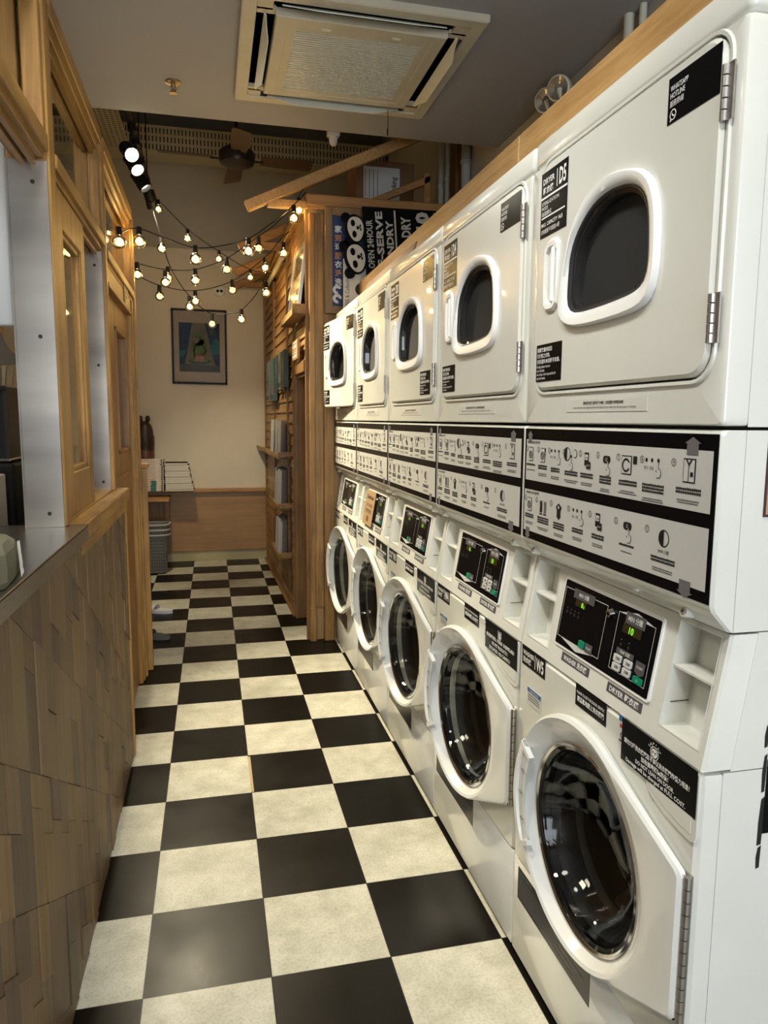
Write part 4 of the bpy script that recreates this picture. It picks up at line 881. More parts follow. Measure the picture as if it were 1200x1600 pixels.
DIRT = mat('rust_brown', (.06, .02, .01), .8)
ORD = {5: 'D5 nearest the camera', 4: 'D4', 3: 'D3 in mid-row', 2: 'D2', 1: 'D1 farthest'}
EXTRA = {5: 'tan card on its side', 4: 'second nearest the camera', 3: 'notice label at right of dryer door', 2: 'brown card on controls', 1: 'dryer door ajar beside the pillar'}
DANG = {5: (0, 0), 4: (0, -2.2), 3: (0, -2.4), 2: (0, -1.0), 1: (-6.5, -2.6)}
def tower(n):
    yL = 1.593+WM*(5-n)
    t = empty('stacked_washer_dryer', 'white stacked washer dryer %s, %s' % (ORD[n], EXTRA[n]), 'washing machine', (.722, yL, 0), (0, 0, -PI/2), 'row of white stacked laundry machines')
    part('cabinet', 'cab', m_cabinet, [WHITE, RUBBER], t)
    part('dryer_front', 'df', m_dfront, [WHITE, GAP], t); part('top_lid', 'lid', m_lid, [WHITE], t)
    ra, rw = (math.radians(a) for a in DANG[n])
    # dryer door: parts keep machine coordinates, so pivot at the hinge edge
    def piv(px, py, a):
        c, s = math.cos(a), math.sin(a); return (px-(px*c-py*s), py-(px*s+py*c), 0)
    ra = -ra if ra else 0
    dd = part('dryer_door', 'dd', m_ddoor, [WHITE], t, piv(DX1, 0, ra), (0, 0, ra))
    part('window_frame', 'dfr', m_dframe, [BRIGHT, RUBBER], dd); part('door_glass', 'dgl', m_dglass, [DGLASS], dd); part('door_handle', 'dh', m_dhandle, [BRIGHT], dd)
    part('hinge', 'h1', lambda b: hinge(b, .650, 1.795, 1.872, -.004), [HINGE], dd); part('hinge', 'h2', lambda b: hinge(b, .650, 1.488, 1.560, -.004), [HINGE], dd)
    part('number_label', 'dn%d' % n, m_dnum(n), [BLACK, INKW], dd); part('hotline_label', 'hot', m_hot, [BLACK, INKW], dd)
    part('notice_label', 'not%d' % (n == 3), m_notice(.43 if n == 3 else 0), [BLACK, INKW], dd)
    part('dryer_drum', 'ddr', lambda b: b.lathe([(.24, -.025), (.25, -.04), (.25, -.45), (.05, -.46)], (.3413, 0, 1.67), (0, -1, 0), 32, 0, False, True), [DRUM], t)
    part('warning_strip', 'strip', m_strip, [mat('clear_sticker', (.66, .65, .61), .3), INKK], t)
    part('panel_housing', 'pan', m_panel, [WHITE, HINGE, GAP], t); part('instruction_poster', 'pos', m_poster, [BLACK, PAPERW, INKK, mat('arrow_grey', (.16, .15, .16), .5), INKG], t)
    cs = part('control_console', 'con', m_console, [PLAST], t, ang=20)
    for sd in (0, 1): part('cubby', 'cub%d' % sd, m_cubby(sd), [PLAST, GAP, BRIGHT], cs)
    part('control_panel', 'ctl', m_ctrl, [BLACK, KEY, GREYL, LED, GREEN, BRIGHT, mat('display_dark', (.03, .022, .008), .3), INKG, KEY, CHROME], cs)
    part('washer_control_label', 'wcl', m_clabel(.205, .321, 'WASHER 洗衣機'), [GREYL, INKW], cs); part('dryer_control_label', 'dcl', m_clabel(.391, .507, 'DRYER 乾衣機'), [GREYL, INKW], cs)
    part('washer_front', 'wf', m_wfront, [WHITE], t); part('kick_panel', 'kick', m_kick, [WHITE2, GAP], t); part('washer_tub', 'tub', m_tub, [RUBBER, STEELD, mat('dark_baffle', (.10, .09, .07), .4)], t)
    wd = part('washer_door', 'wd', m_wdoor, [WHITE2], t, piv(DHX, DHY, -rw), (0, 0, -rw), ang=26)
    part('door_ring', 'wr', m_wring, [CHROME], wd); part('door_glass', 'wg', m_wglass, [GLASS], wd); part('door_handle', 'wh', m_whandle, [WHITE2, PLAST, HINGE], wd)
    part('piano_hinge', 'phi', m_whinge, [HINGE, GAP], t)
    part('number_label', 'wn%d' % n, m_wnum(n), [BLACK, INKW], t); part('door_notice_label', 'wc', m_wclose, [BLACK, INKW], t)
    part('caution_label', 'wcau', m_wcau, [INKG, BLUE, PAPERW], t); part('safety_label', 'wsf', m_wsafe, [INKK, BLUE, PAPERW, RED], t)
    part('warning_label', 'ww%d' % (n == 5), m_wwarn(n == 5), [BLACK, INKW], t); part('dispenser_drawer', 'drw', m_drawer, [WHITE, PLAST], t)
    part('disclaimer_label', 'dis', m_disc, [mat('sun_faded_vinyl', (.012, .012, .012), .3), mat('faint_ink', (.20, .20, .20), .5)], t)
    if n == 5:
        b = MB(); b.prism([(.550, .738), (.556, .731), (.566, .727), (.568, .732), (.560, .739)], plane(WY), plane(WY-.001)); b.build('rust_mark', DIRT, t)
        b = MB()
        for z0, z1, w in ((.865, .905, .006), (.79, .855, .006), (.70, .783, .007), (.66, .70, .007)):
            P = [(.114+random.uniform(-.001, .001), z0), (.114+w, z0+.002), (.115+w+random.uniform(-.001, .001), (z0+z1)/2), (.115+w, z1), (.116, z1-.004), (.1135, (z0+z1)/2)]
            b.flat(P, lambda u, v: (WM-.0004, u, v), 0)
        b.build('paint_mark', INKK, t)
        b = MB(); b.box(WM-.001, WM, .122, .30, .72, .845, 0); b.greek(.14, .70, .12, .02, lambda u, v: (WM+.0006, u, v), 1, 6); b.build('side_label', [BLACK, INKW], t)
        b = MB(); b.box(WM-.001, WM+.002, .082, .21, 1.237, 1.36, 0); b.box(WM-.0008, WM+.0012, .079, .213, 1.233, 1.364, 1); b.build('side_card', [mat('tan_card', (.42, .27, .13), .7), mat('plum_edge', (.06, .02, .03), .6)], t)
    return t
TW = {n: tower(n) for n in (5, 4, 3, 2, 1)}
# brown card taped over washer 2 controls
t = TW[2]; b = MB(); g = CON(.012)
b.prism([(.150, .868), (.345, .868), (.345, 1.032), (.150, 1.032)], CON(.010), CON(.0125), 0); f = CON(.0132)
b.text('Gentleman', .247, .992, .030, f, 1, bold=.02, align='CENTER', width=.14); b.text('OUT OF ORDER', .247, .955, .022, f, 1, align='CENTER', width=.13); b.text('暫停使用', .247, .925, .024, f, 1, align='CENTER', width=.12); b.rect(.225, .885, .270, .912, f, 1)
o = b.build('paper_notice', [mat('kraft_card', (.36, .23, .11), .7), mat('kraft_ink', (.13, .06, .04), .7)]); o.matrix_world = Matrix.Translation(t.location) @ Matrix.Rotation(-PI/2, 4, 'Z'); tag(o, 'brown kraft card notice covering the washer controls of machine 2', 'notice')
# key hanging on a cord in machine 4's cubby
b = MB(); b.tube([(.765, 1.72, 1.045), (.768, 1.72, 1.01), (.762, 1.722, .985), (.766, 1.722, .968)], .0018, 5, 0); b.sph((.766, 1.722, .985), .004, 0, 8); b.sph((.766, 1.722, .966), .005, 0, 8)
tag(b.build('key_cord', BLKM), 'short black cord hanging in the cubby of machine 4', 'cord')

# timber fascia standing behind the tops of the machines
b = MB(); b.box(.86, .90, -1.2, 2.0, 1.992, 2.172, 0, bev=.004); b.box(.86, .90, 2.002, 4.32, 1.992, 2.172, 0, bev=.004)
tag(b.build('timber_fascia', BEAM), 'long pale timber beam standing on top of the machines', 'beam')
b = MB(); M = Matrix.Translation((.79, 2.93, 1.995)) @ Matrix.Rotation(math.radians(20), 4, 'Y'); b.box(0, .006, 0, .95, 0, .105, 0, M=M)
tag(b.build('loose_board', mat('tan_board', (.22, .11, .045), .6, var=.12)), 'thin brown board leaning on top of the far machines under the panda sign', 'board')

# ------------------------------------------------------------------ ceiling things
def cassette():
    cx0, cx1, cy0, cy1 = .146, 1.098, 2.875, 3.82; Z = ZC
    t = empty('ceiling_air_conditioner', 'square aged cream cassette air conditioner set in the low ceiling', 'air conditioner', ((cx0+cx1)/2, (cy0+cy1)/2, Z-.03)); t.matrix_world
    ox, oy = (cx0+cx1)/2, (cy0+cy1)/2; H = (cx1-cx0)/2
    b = MB(); sq = lambda h, z: [(h, h, z), (-h, h, z), (-h, -h, z), (h, -h, z)]
    b.loft([sq(H, .03), sq(H, .004), sq(H-.006, 0), sq(H-.055, 0), sq(H-.058, .008)], 0)
    # face between outlets
    h1 = H-.058; h0 = H-.13
    for s in (1, -1):
        b.box(-h1, -h1+.06, min(s*h0, s*h1), max(s*h0, s*h1), .006, .02, 0); b.box(h1-.06, h1, min(s*h0, s*h1), max(s*h0, s*h1), .006, .02, 0)
        b.box(min(s*h0, s*h1), max(s*h0, s*h1), -h1+.06, -h1+.10, .006, .02, 0); b.box(min(s*h0, s*h1), max(s*h0, s*h1), h1-.10, h1-.06, .006, .02, 0)
    b.box(-h1, h1, -h1, h1, .03, .034, 1)
    b.build('fascia', [ACP, GAP], t)
    # intake grille panel
    g = MB(); hg = h0; gi = hg-.085
    g.loft([sq(hg, .02), sq(hg, -.008), sq(hg-.004, -.012), sq(gi+.035, -.012), sq(gi+.034, -.010), sq(gi, -.010), sq(gi, .012)], 0)
    for x in (-gi*.55, gi*.55): g.box(x-.018, x+.018, -gi-.035, -gi-.022, -.014, -.011, 1)
    gr = g.build('intake_grille', [ACP, ACP2], t)
    s = MB(); n = 30
    for i in range(n): y = -gi+2*gi*(i+.5)/n; s.box(-gi, gi, y-.0040, y+.0040, -.0085, -.002, 0)
    s.box(-gi, gi, -gi, gi, .0, .012, 1)
    for x in (-gi*.33, gi*.33): s.box(x-.002, x+.002, -gi, gi, -.006, .004, 0)
    s.build('grille_slats', [ACP2, GAP], gr)
    # louvres with swollen middles
    for k in range(4):
        l = MB(); N = 24; L = []
        for i in range(N+1):
            u = -1+2*i/N; w = .008+.024*max(0, min(1, (1-abs(u))/.38))**1.4 if abs(u) < .99 else .008
            L.append([(u*(h0-.02), 0, 0), (u*(h0-.02), -w*.35, -w*.3-.002), (u*(h0-.02), -w, -w*1.1), (u*(h0-.02), -w+.003, -w*1.1-.002), (u*(h0-.02), .004, -.004)])
        l.loft(L, 0, True, True)
        o = l.build('louvre', ACP2, t, rot=(0, 0, k*PI/2)); d = h0+.04
        o.location = Matrix.Rotation(k*PI/2, 3, 'Z') @ Vector((0, d, .006)); o.rotation_euler = (math.radians((22, 14, 100, 80)[k]), 0, k*PI/2)
    w = MB(); w.tube([(.27, H-.10, -.01), (.272, H-.10, -.06), (.27, H-.10, -.13)], .0018, 5, 0); w.cyl((.27, H-.10, -.10), (.27, H-.10, -.13), .004, n=6); w.build('hanging_wire', BLKM, t)
    return t
cassette()
b = MB(); b.lathe([(.036, 0), (.036, -.006), (.026, -.010), (.010, -.012), (.008, -.035), (.013, -.040), (.013, -.046), (.003, -.048)], (-.140, 3.77, ZC), n=18, mi=0, cap0=True, cap1=True)
for a in (0, PI): b.tube([(-.140+.010*math.cos(a), 3.77+.010*math.sin(a), ZC-.016), (-.140+.016*math.cos(a), 3.77+.016*math.sin(a), ZC-.03), (-.14, 3.77, ZC-.05)], .002, 5, 0)
b.lathe([(.018, -.050), (.018, -.053)], (-.140, 3.77, ZC), n=12, mi=0, cap0=True, cap1=True)
tag(b.build('fire_sprinkler', BRASS), 'brass fire sprinkler head on the low ceiling left of the air conditioner', 'sprinkler')
b = MB(); b.box(.66, .73, YE+.002, YE+.05, ZC-.02, ZC+.03, 0, bev=.008, seg=2); b.lathe([(.026, 0), (.022, -.03), (.014, -.045)], (.695, YE+.028, ZC-.018), n=12, mi=0, cap1=True)
tag(b.build('motion_sensor', mat('sensor_cream', (.5, .44, .34), .5)), 'small cream sensor fixed to the edge of the low ceiling', 'sensor')
# ceiling fan
FX, FY, FZ = .222, 5.62, 3.24
t = empty('ceiling_fan', 'dark four-bladed ceiling fan hanging from the high ceiling', 'ceiling fan', (FX, FY, FZ))
b = MB(); b.lathe([(.02, .075), (.10, .07), (.125, .05), (.13, .0), (.12, -.03), (.085, -.045), (.02, -.05)], (0, 0, 0), n=32, cap0=True, cap1=True); b.build('motor_housing', mat('fan_black', (.02, .017, .015), .35), t)
b = MB(); b.cyl((0, 0, .07), (0, 0, ZH-FZ), .012, n=10); b.lathe([(.05, ZH-FZ), (.045, ZH-FZ-.05), (.015, ZH-FZ-.07)], (0, 0, 0), n=16); b.build('down_rod', BLKM, t)
for k in range(4):
    b = MB(); b.box(.115, .19, -.012, .012, -.006, .0, 0)
    P = [(.17, -.05), (.30, -.062), (.52, -.068), (.55, -.055), (.55, .055), (.52, .068), (.30, .062), (.17, .05)]
    b.prism(P, lambda u, v: (u, v, .002-v*.22), lambda u, v: (u, v, .008-v*.22), 1); b.build('fan_blade', [BLKM, mat('fan_blade_brown', (.10, .065, .04), .45)], t, rot=(0, 0, math.radians(k*90+2)))

# emergency twin lights on the right wall
t = empty('emergency_light', 'twin-headed emergency light on the right wall above the timber beam', 'emergency light', (1.60, 3.28, 2.872))
b = MB(); b.box(.0, .06, -.14, .14, -.20, -.05, bev=.01, seg=2); b.build('housing', ACP2, t)
for s in (-1, 1):
    b = MB(); c = (-.03, s*.065, 0); ax = (-.75, -.6, -.25)
    b.lathe([(.015, -.05), (.045, -.04), (.055, -.01), (.055, .012), (.048, .016)], c, ax, 20, 0, True); b.lathe([(.048, .012), (.02, .006), (.008, -.01)], c, ax, 20, 1, False, True); b.cyl((-.01, s*.065, -.06), c, .012, n=8); b.build('lamp_head', [ACP2, CHROME], t)
# pipes on the right wall
for i, (yy, r, m_, lb) in enumerate(((5.12, .028, ACP2, 'white vertical pipe farthest along the right wall'), (4.98, .022, ACP2, 'slim white pipe next to the brown duct'), (4.62, .03, mat('galvanised', (.45, .44, .42), .5), 'grey vertical pipe nearest the low ceiling edge'))):
    b = MB(); b.cyl((1.625, yy, 2.0), (1.625, yy, ZH), r, n=14)
    for z in (2.4, 3.0, 3.6): b.lathe([(r, 0), (r+.006, .004), (r+.006, .026), (r, .03)], (1.625, yy, z), n=14)
    tag(b.build('pipe', m_), lb, 'pipe')
b = MB(); b.box(1.60, 1.66, 4.74, 4.86, 2.0, ZH, bev=.004); tag(b.build('cable_duct', DPINE), 'brown boxed duct between the pipes on the right wall', 'duct')
b = MB(); b.cyl((1.625, 2.74, 2.1), (1.625, 2.74, ZC), .02, n=12); b.cyl((1.635, 2.66, 2.1), (1.635, 2.66, ZC), .014, n=12)
tag(b.build('pipe', ACP2), 'pair of white pipes on the right wall beside the nearest dryer top', 'pipe')

# track spotlights over the far aisle
t = empty('track_light', 'black track with four spotlight heads hanging over the left of the aisle', 'track light', (-.41, 5.0, 3.06))
b = MB(); b.box(-.018, .018, -.72, .80, -.015, .015); 
for y in (-.55, .1, .7): b.cyl((0, y, .01), (0, y, ZH-3.06), .004, n=6)
b.build('track_bar', BLKM, t)
HOT = mat('lamp_face', (1, 1, 1), .5, emis=(1, .93, .72), es=45); HOT2 = mat('lamp_face_dim', (1, 1, 1), .5, emis=(1, .93, .72), es=8)
for i, (p, tg) in enumerate(TRACK):
    c = Vector(p)-Vector((-.41, 5.0, 3.06)); d = (Vector(tg)-Vector(p)).normalized()
    if i == 0: d = Vector((.35, -.75, -.55)).normalized()
    if i == 2: d = Vector((.55, -.15, -.80)).normalized()
    b = MB(); b.cyl((0, c.y, 0), (0, c.y, -.045), .024, .024, 14); b.cyl((0, c.y, -.045), c, .009, n=8)
    b.lathe([(.030, -.075), (.040, -.07), (.040, .0), (.044, .004), (.044, .045), (.038, .048), (.036, .02), (.010, .015)], c, d, 22, 0, True)
    h = b.build('spotlight_head', BLKM, t)
    b = MB(); b.lathe([(.0355, .022), (.02, .030), (.004, .032)], c, d, 20, 0, True, True); b.build('lamp_face', HOT if i < 2 else HOT2, h)
    spot('track_spot', tuple(Vector(p)+d*.06), tg, (150, 150, 120, 70)[i], WARM, (54, 62, 56, 80)[i], .7, .035)

# ------------------------------------------------------------------ string lights
def bulb_mat():
    M = bpy.data.materials.new('warm_bulb_glass'); M.use_nodes = True; nt = M.node_tree; L = nt.links
    for n in list(nt.nodes): nt.nodes.remove(n)
    out = nt.nodes.new('ShaderNodeOutputMaterial'); tr = nt.nodes.new('ShaderNodeBsdfTransparent'); tr.inputs[0].default_value = (1, .93, .75, 1)
    em = nt.nodes.new('ShaderNodeEmission'); em.inputs[0].default_value = (1, .66, .24, 1); em.inputs[1].default_value = 2.4
    gl = nt.nodes.new('ShaderNodeBsdfGlossy'); gl.inputs[1].default_value = .05
    lw = nt.nodes.new('ShaderNodeLayerWeight'); lw.inputs[0].default_value = .35
    m1 = nt.nodes.new('ShaderNodeMixShader'); m1.inputs[0].default_value = .5; L.new(tr.outputs[0], m1.inputs[1]); L.new(em.outputs[0], m1.inputs[2])
    m2 = nt.nodes.new('ShaderNodeMixShader'); L.new(lw.outputs['Fresnel'], m2.inputs[0]); L.new(m1.outputs[0], m2.inputs[1]); L.new(gl.outputs[0], m2.inputs[2]); L.new(m2.outputs[0], out.inputs[0]); return M
BULB = bulb_mat(); FIL = mat('filament', (1, .8, .4), .5, emis=(1, .66, .25), es=260); FILO = mat('cold_filament', (.5, .45, .35), .4)
def mb_globe(b): b.lathe([(.010, .0), (.012, -.003), (.0205, -.009), (.0262, -.020), (.0272, -.030), (.0245, -.040), (.0175, -.048), (.006, -.053)], (0, 0, -.030), n=16, cap1=True)
def mb_sock(b): b.cyl((0, 0, .004), (0, 0, -.030), .011, .0125, 10, 0)
def mb_fil(b): b.sph((0, 0, -.058), .0075, 0, 8, (1, 1, 1.5)); b.cyl((0, 0, -.03), (0, 0, -.05), .003, n=6, mi=0)
def string(name, pts, bulbs, lb, off=(), size=1.0):
    root = empty(name, lb, 'string lights', pts[0], group='strings of bulbs over the aisle'); O = Vector(pts[0])
    # smooth curve
    P = [Vector(p) for p in pts]; Q = []
    for i in range(len(P)-1):
        p0, p1, p2, p3 = P[max(i-1, 0)], P[i], P[i+1], P[min(i+2, len(P)-1)]
        for k in range(8):
            s = k/8; Q.append(.5*((2*p1)+(-p0+p2)*s+(2*p0-5*p1+4*p2-p3)*s*s+(-p0+3*p1-3*p2+p3)*s**3)-O)
    Q.append(P[-1]-O)
    b = MB(); b.tube(Q, .0032*size, 6); b.build('cord', BLKM, root)
    for i, bp in enumerate(bulbs):
        loc = Vector(bp)-O
        g = part('bulb', 'globe', mb_globe, [BULB], root, loc); g.scale = (size*1.15,)*3
        part('socket', 'sock', mb_sock, [BLKM], g)
        part('filament', 'filo' if i in off else 'fil', mb_fil, [FILO if i in off else FIL], g)
    return root
fw_, r_, u_ = fw, r2, u2
def at(px, py, y):
    d = fw_+r_*((px-600)/F_PX)+u_*((800-py)/F_PX); return tuple(Vector((0, 0, EYE))+d*(y/d.y))
string('string_lights', [at(175, 375, 3.7), at(193, 362, 3.8), at(216, 357, 3.9), at(258, 372, 3.98), at(305, 387, 4.05), at(352, 383, 4.1), at(387, 373, 4.15), at(420, 352, 4.22), at(452, 327, 4.3), at(478, 300, 4.36)],
       [at(186, 356, 3.76), at(217, 356, 3.9), at(305, 385, 4.05), at(388, 373, 4.15), at(459, 322, 4.30)], 'front string of globe bulbs from the partition to the hut corner', (), 1.0)
string('string_lights', [at(182, 405, 4.3), at(215, 412, 4.4), at(258, 421, 4.5), at(305, 421, 4.55), at(355, 403, 4.58), at(403, 370, 4.6), at(430, 350, 4.5), at(452, 328, 4.42), at(474, 296, 4.37)],
       [at(214, 411, 4.4), at(258, 424, 4.5), at(305, 421, 4.55), at(354, 404, 4.58), at(404, 371, 4.6), at(467, 311, 4.39)], 'second string of bulbs, with two unlit, tied at the hut corner', (3, 4), .95)
string('string_lights', [at(190, 408, 4.7), at(212, 428, 4.8), at(250, 446, 4.9), at(305, 454, 4.95), at(363, 439, 5.0), at(413, 403, 4.95), at(440, 372, 4.9), at(452, 362, 4.85)],
       [at(249, 447, 4.9), at(305, 455, 4.95), at(363, 438, 5.0), at(414, 403, 4.95), at(443, 380, 4.9)], 'third string of bulbs hanging lowest toward the partition side', (0, 2), .95)
string('string_lights', [at(237, 322, 5.62), at(252, 372, 5.65), at(267, 419, 5.7), at(297, 464, 5.8), at(330, 490, 5.9), at(362, 489, 5.85), at(378, 484, 5.8), at(405, 452, 5.7), at(434, 385, 5.5)],
       [at(252, 372, 5.65), at(262, 418, 5.7), at(296, 464, 5.8), at(331, 491, 5.9), at(377, 484, 5.8), at(416, 442, 5.65)], 'long string of bulbs dropping from the last spotlight past the picture', (3,), 1.1)
string('string_lights', [at(240, 314, 5.5), at(250, 316, 5.5), at(293, 358, 5.6), at(341, 392, 5.7), at(388, 420, 5.8), at(424, 427, 5.9)],
       [at(247, 313, 5.5), at(293, 359, 5.6), at(342, 392, 5.7), at(391, 421, 5.8)], 'string of small bulbs rising from the hut to the spotlights', (), .9)
string('string_lights', [at(60, 365, 2.9), at(105, 366, 3.0), at(150, 380, 3.1)], [at(107, 368, 3.0)], 'single glowing bulb on a cord behind the sash glass', (), .9)

# ------------------------------------------------------------------ back wall things
PX0, PX1, PZ0, PZ1 = -.346, .157, 1.695, 2.385; PYF = YB-.03
t = empty('framed_picture', 'black framed painting of a green creature with a pink cake on the back wall', 'picture', ((PX0+PX1)/2, YB, PZ0), (0, math.radians(.3), 0))
cx = (PX0+PX1)/2; w2 = (PX1-PX0)/2; H = PZ1-PZ0
b = MB()
for a, c, d, e in ((-w2, -w2+.018, 0, H), (w2-.018, w2, 0, H), (-w2, w2, 0, .018), (-w2, w2, H-.018, H)): b.box(a, c, -.03, 0, d, e, 0, bev=.001)
b.build('frame', BLKM, t)
b = MB(); f = plane(-.0105); g = plane(-.0112); h = plane(-.0119); k = plane(-.0126)
b.box(-w2+.015, w2-.015, -.010, -.004, .015, H-.015, 0)
X0, X1, Z0, Z1 = -.185, .185, .115, .565; b.rect(X0, Z0, X1, Z1, f, 1)
b.flat([(-.065, Z1), (.05, Z1), (.15, Z0+.03), (-.14, Z0+.05)], g, 2); b.flat([(.05, Z1), (.13, Z1), (.185, .44), (.185, .22), (.15, Z0+.03)], g, 1); b.flat([(.07, .56), (.13, .56), (.15, .46), (.10, .46)], h, 3)
b.flat([(X0, .30), (-.12, .32), (-.14, .26), (X0, .24)], h, 4); b.flat([(.09, .34), (.15, .44), (.185, .40), (.185, .28), (.12, .28)], h, 4)
b.flat([(X0, Z0), (X1, Z0), (X1, Z0+.06), (X0, Z0+.07)], h, 3)
b.disc(-.01, .42, .062, h, 5, 20, 1.1); b.disc(.0, .33, .075, h, 5, 20, 1.2); b.disc(-.03, .41, .03, k, 2, 14); b.disc(-.028, .435, .008, plane(-.0133), 6, 8); b.disc(.005, .432, .010, plane(-.0133), 6, 8)
b.disc(0, .215, .10, k, 7, 24, .30); b.disc(0, .222, .085, plane(-.0130), 5, 24, .25); b.prism([(-.05, .215), (.05, .215), (.03, .262), (-.03, .262)], k, plane(-.0140), 8); b.rect(-.045, .228, .045, .233, plane(-.0146), 9); b.disc(0, .272, .014, plane(-.0146), 9, 12)
b.tube([(-.03, -.0132, .37), (-.05, -.0132, .32), (-.045, -.0132, .25)], .004, 5, 7); b.tube([(.03, -.0132, .36), (.06, -.0132, .31), (.03, -.0132, .27)], .004, 5, 7)
b.build('painting', [mat('picture_mount', (.50, .38, .28), .6), mat('paint_navy', (.02, .045, .10), .6, var=.3, vscale=20), mat('paint_taupe', (.20, .16, .11), .6, var=.2, vscale=15), mat('paint_slate', (.09, .085, .08), .6), mat('paint_teal', (.03, .14, .15), .6), mat('paint_green', (.13, .17, .06), .6, var=.25, vscale=25), INKK, mat('paint_dark_green', (.03, .05, .015), .6), mat('paint_cake', (.45, .20, .14), .6), RED], t)
b = MB(); b.box(-w2+.016, w2-.016, -.022, -.019, .016, H-.016, 0); b.build('picture_glass', TG, t)
# white round fitting beside the picture
b = MB(); b.lathe([(.055, 0), (.055, .02), (.045, .035), (.02, .042)], (.10, YB, 2.56), (0, -1, 0), 24, 0, True, True); b.lathe([(.014, .040), (.012, .050)], (.085, YB, 2.555), (0, -1, 0), 12, 1, True, True); b.lathe([(.014, .040), (.012, .050)], (.118, YB, 2.555), (0, -1, 0), 12, 1, True, True); b.cyl((.15, YB-.012, 2.585), (.52, YB-.012, 2.575), .008, n=8, mi=0)
tag(b.build('wall_sensor', [ACP2, GAP]), 'round white two-eyed sensor with conduit above the picture', 'sensor')
# folding shelf table at the left
b = MB(); b.box(-1.1, -.385, 6.70, 7.065, .628, .650, 0, bev=.003); b.box(-.44, -.40, 6.98, 7.06, .10, .628, 1); b.box(-1.1, -.40, 7.06, 7.095, .1, .628, 1)
tag(b.build('shelf_table', [PINEX, DPINE]), 'wooden shelf table at the far left above the laundry baskets', 'table')
# magazines in two stacks on the ledge
MAG = [mat('mag_page', (.62, .58, .50), .7), mat('mag_dark', (.06, .05, .05), .5), mat('mag_cream', (.66, .60, .52), .6), mat('mag_red', (.45, .16, .12), .5)]
z = .706
for i in range(14):
    th = random.uniform(.015, .02); dx = random.uniform(-.006, .006); b = MB(); x1 = -.175-.0035*i+dx; x0 = -.425+dx*.6
    b.box(x0, x1, YB-.245, YB-.03, z, z+th, 0, bev=.001); b.box(x0-.001, x1+.001, YB-.247, YB-.03, z+th-.0022, z+th, 1 if i % 3 == 0 else 2); b.box(x0-.001, x1+.001, YB-.247, YB-.03, z, z+.0015, 2)
    o = b.build('magazine', MAG); z += th+.0006
    tag(o, '%s magazine of the right-hand stack with pages facing out' % ['bottom', 'second lowest', 'third lowest', 'fourth lowest', 'fifth lowest', 'sixth lowest', 'seventh lowest', 'seventh from top', 'sixth from top', 'fifth from top', 'fourth from top', 'third from top', 'second from top', 'top'][i], 'magazine', 'right stack of magazines on the ledge')
z = .706
for i in range(15):
    th = .0193; dx = random.uniform(-.003, .003); b = MB(); x0, x1 = -.70+dx, -.440+dx
    b.box(x0, x1, YB-.24, YB-.03, z, z+th, 2, bev=.002); f = plane(YB-.2408)
    b.rect(x1-.022, z+.002, x1-.006, z+th-.002, f, 1); b.rect(x1-.034, z+.002, x1-.031, z+th-.002, f, 3); b.greek(x0+.03, z+.007, .16, .006, f, 3, 16)
    if i < 5: b.rect(x1-.115, z+.001, x1-.065, z+th-.001, f, 4)
    o = b.build('magazine', MAG+[mat('mag_teal', (.04, .22, .18), .5)]); z += th+.0004
    tag(o, '%s magazine of the left-hand stack with printed spines facing out' % ['bottom', 'second lowest', 'third lowest', 'fourth lowest', 'fifth lowest', 'sixth lowest', 'seventh lowest', 'middle', 'seventh from top', 'sixth from top', 'fifth from top', 'fourth from top', 'third from top', 'second from top', 'top'][i], 'magazine', 'left stack of magazines on the ledge')
# dark wooden figure on the left stack
t = empty('wooden_figurine', 'dark carved wooden figurine with a domed back standing on the left magazine stack', 'figurine', (-.60, YB-.13, z))
b = MB(); b.lathe([(.078, 0), (.080, .01), (.080, .075), (.078, .08)], (0, 0, 0), n=24, mi=0, cap0=True); b.lathe([(.082, .08), (.082, .115), (.084, .12), (.084, .205), (.080, .21)], (0, 0, 0), n=24, mi=1); b.build('banded_base', [mat('red_brown_wood', (.10, .035, .018), .4), mat('dark_brown_wood', (.035, .018, .012), .4)], t)
b = MB(); b.lathe([(.078, .21), (.074, .26), (.060, .305), (.04, .33), (.012, .345)], (0, 0, 0), n=24, cap1=True); b.sph((.03, 0, .365), .026, 0, 12, (.85, .85, 1.2)); b.sph((-.035, 0, .365), .026, 0, 12, (.85, .85, 1.2)); b.build('figure_body', MATS['dark_brown_wood'], t)
# stacked laundry baskets
for i in range(3):
    b = MB(); n = 28; z0 = .012+i*.045; L = []
    prof = [(.082, z0), (.086, z0+.01), (.108, z0+.34), (.112, z0+.345)]
    sq = lambda r, zz: [(r*1.15*math.copysign(abs(math.cos(2*PI*k/n))**.6, math.cos(2*PI*k/n)), r*math.copysign(abs(math.sin(2*PI*k/n))**.6, math.sin(2*PI*k/n)), zz) for k in range(n)]
    b.loft([sq(r, zz) for r, zz in prof], 0, True); b.loft([sq(.106, z0+.34), sq(.084, z0+.012)], 0); b.loft([sq(.112, z0+.335), sq(.122, z0+.338), sq(.123, z0+.348), sq(.110, z0+.349)], 1)
    if i == 0:
        for r_i in range(10):
            zz = z0+.03+r_i*.029; rr = .0865+(.108-.0865)*(zz-z0-.01)/.33
            for k in range(9):
                u = -.078+k*.0195; b.disc(u, zz, .0045, plane(-rr-.0012), 2, 8)
    else:
        for k in range(9): b.disc(-.09+k*.0225, z0+.318, .005, plane(-.1085), 2, 8)
    tag(b.build('laundry_basket', [mat('grey_plastic', (.17, .17, .155), .5), mat('basket_rim', (.55, .54, .50), .4), GAP], None, (-.512, 6.63, 0)), ['grey perforated laundry basket standing on the floor under two others', 'grey laundry basket nested second in the pile', 'grey laundry basket nested on top of the pile'][i], 'basket', 'nested laundry baskets')
